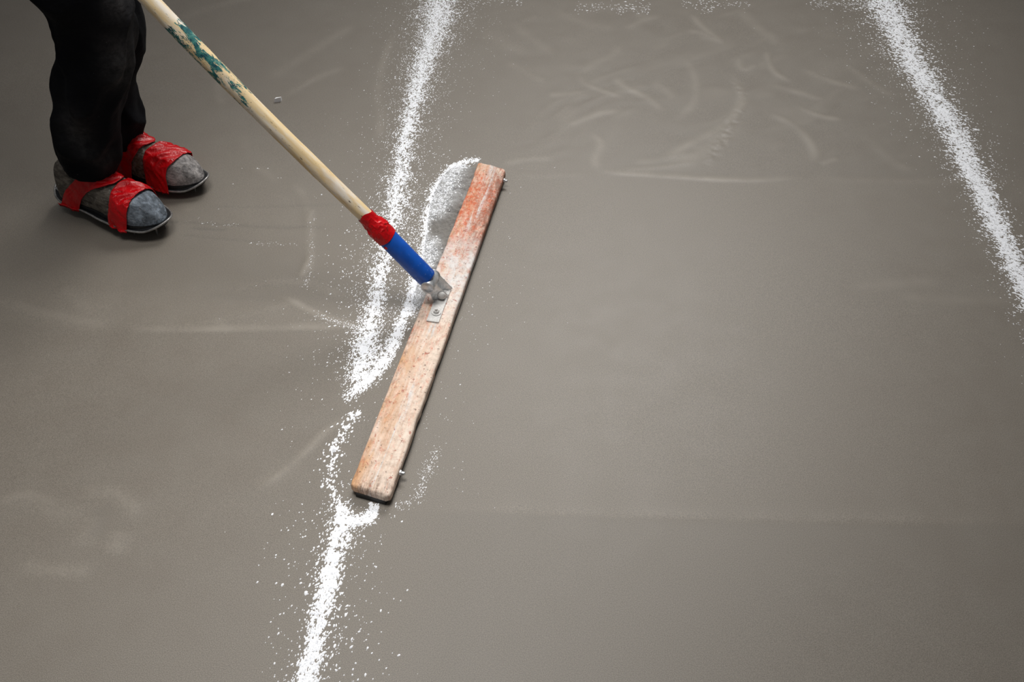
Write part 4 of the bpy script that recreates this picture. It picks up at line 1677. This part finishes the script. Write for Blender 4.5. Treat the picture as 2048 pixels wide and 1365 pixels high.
dust = np.zeros(len(co))
for (x, y, r, a) in ((246, 132, .045, .55), (243, 8, .03, .5), (150, 262, .035, .55), (170, 300, .03, .3), (205, 330, .03, .25)):  # dust on the shin; lower spots paint light caught on a fold
    Zv = co[:, 1] * CP - (co[:, 2] - CAMH) * SP
    near_ = np.hypot(1024 + FPX * co[:, 0] / Zv - x, 682.5 - FPX * (co[:, 1] * SP + (co[:, 2] - CAMH) * CP) / Zv - y) < 6
    q_ = co[near_][np.argmin(Zv[near_])] if near_.any() else at_px(x, y, YN - .07)
    dust = np.maximum(dust, a * np.exp(-np.sum(((co - q_) / np.array([r * .8, r * 2.2, r * 1.4])) ** 2, 1)))
at = trousers.data.attributes.new('dust', 'FLOAT', 'POINT')
at.data.foreach_set('value', dust.astype(np.float32))

# upper body, leaning over the handle (above the frame of the photograph)
M_JACKET = plain('dark_work_jacket', (0.010, 0.011, 0.014), 0.85, 0, .15)
M_SKIN = plain('skin', (0.42, 0.24, 0.17), 0.55, 0, .4, var=.06, scale=30)
M_HAIR = plain('dark_short_hair', (0.012, 0.009, 0.007), 0.6, 0, .3)
chest = Vector((-1.08, pel.y - .01, 1.32))
neck = Vector((-1.00, pel.y - .015, 1.52))
head = Vector((-.93, pel.y - .02, 1.63))
shR = Vector((-1.06, pel.y - .19, 1.42))
shL = Vector((-1.06, pel.y + .17, 1.42))
grip1 = Vector(J + HD * 1.02)
grip2 = Vector(J + HD * 1.34)
hdir = Vector(HD)
elR = Vector((-1.10, shR.y - .12, 1.16))
elL = Vector((-.88, shL.y - .02, 1.14))
wrR = grip2 + Vector((-.05, .055, .03))
wrL = grip1 + Vector((-.02, .085, .035))
bm = bmesh.new()
limb_into(bm, [(pel.x, pel.y, .98, .155), (-1.18, pel.y, 1.14, .15), (chest.x, chest.y, chest.z, .155), (neck.x - .03, neck.y, neck.z - .07, .10)], 28)
ellipsoid_into(bm, chest, (.13, .19, .17))
ellipsoid_into(bm, (chest.x + .01, chest.y, chest.z + .09), (.10, .205, .085))
for sh_, el_, wr_ in ((shR, elR, wrR), (shL, elL, wrL)):
    limb_into(bm, [(*sh_, .075), (*(sh_ * .5 + el_ * .5), .062), (*el_, .056), (*(el_ * .5 + wr_ * .5), .050), (*(el_ * .12 + wr_ * .88), .041)], 18)
jacket = remeshed('jacket', bm, .009, M_JACKET, person, 3)

# bare body: head, neck, arms and hands in one surface
bm = bmesh.new()
limb_into(bm, [(*chest, .09), (*(neck - Vector((.02, 0, .04))), .062), (*neck, .055), (*(head - Vector((.01, 0, .05))), .056)], 18)
face = Vector((.80, 0, -.60)).normalized()          # looks down at the board
upv = Vector((.60, 0, .80)).normalized()
latv = Vector((0, 1, 0))
ellipsoid_into(bm, head, (.095, .076, .105))
ellipsoid_into(bm, head + face * .035 - upv * .05, (.060, .056, .062))
limb_into(bm, [(*(head + face * .085 + upv * .012), .010), (*(head + face * .106 - upv * .018), .014), (*(head + face * .100 - upv * .026), .015)], 10)
ellipsoid_into(bm, head + face * .088 - upv * .052, (.014, .026, .010))
ellipsoid_into(bm, head + face * .076 - upv * .088, (.020, .024, .018))
for s in (-1, 1):
    ellipsoid_into(bm, head + latv * (s * .078) - face * .005 - upv * .008, (.020, .010, .032))
    ellipsoid_into(bm, head + face * .082 + latv * (s * .032) + upv * .022, (.012, .022, .008))
for sh_, el_, wr_ in ((shR, elR, wrR), (shL, elL, wrL)):
    limb_into(bm, [(*chest, .06), (*sh_, .048)], 14)
    limb_into(bm, [(*sh_, .045), (*(sh_ * .5 + el_ * .5), .040), (*el_, .034), (*(el_ * .5 + wr_ * .5), .033), (*wr_, .027)], 14)
for wr_, gp in ((wrR, grip2), (wrL, grip1)):
    out = (wr_ - gp)
    out = (out - hdir * out.dot(hdir)).normalized()
    tan = hdir.cross(out)
    palm = gp + out * (R_WD + .016)
    limb_into(bm, [(*wr_, .027), (*(wr_ * .4 + palm * .6), .029), (*(palm - hdir * .015), .028)], 14)
    ellipsoid_into(bm, palm, (.034, .034, .034))
    for fi_, (o_, ln_) in enumerate(((.034, .95), (.012, 1.05), (-.010, 1.0), (-.031, .82))):
        arc = []
        for k_ in range(6):
            a_ = math.radians(15 + k_ * 40 * ln_)
            rr = R_WD + .0085
            arc.append((*(gp + hdir * o_ + out * (rr * math.cos(a_)) + tan * (rr * math.sin(a_))), .0098 - .0005 * k_))
        limb_into(bm, arc, 10)
    arc = []
    for k_ in range(4):
        a_ = math.radians(-20 - k_ * 38)
        rr = R_WD + .0095
        arc.append((*(gp - hdir * (-.040 - .010 * k_) + out * (rr * math.cos(a_)) + tan * (rr * math.sin(a_))), .0115 - .0008 * k_))
    limb_into(bm, [(*palm, .018)] + arc, 10)
body = remeshed('body', bm, .0045, M_SKIN, person, 3)
bm = bmesh.new()
ellipsoid_into(bm, head - face * .012 + upv * .014, (.101, .082, .108))
hv = [v_ for v_ in bm.verts if (v_.co - head).dot(face) > .045 and (v_.co - head).dot(upv) < .06 or (v_.co - head).dot(upv) < -.06]
bmesh.ops.delete(bm, geom=hv, context='VERTS')
hair = bm_obj('hair', bm, M_HAIR, person)
md = hair.modifiers.new('thickness', 'SOLIDIFY')
md.thickness = .006
for s in (-1, 1):
    ey = bmesh.new()
    ellipsoid_into(ey, head + face * .086 + latv * (s * .031) + upv * .006, (.009, .012, .008), None, 14, 10)
    bm_obj('eye', ey, plain('eye_white', (.75, .74, .72), .25, 0, .5, .03), person)
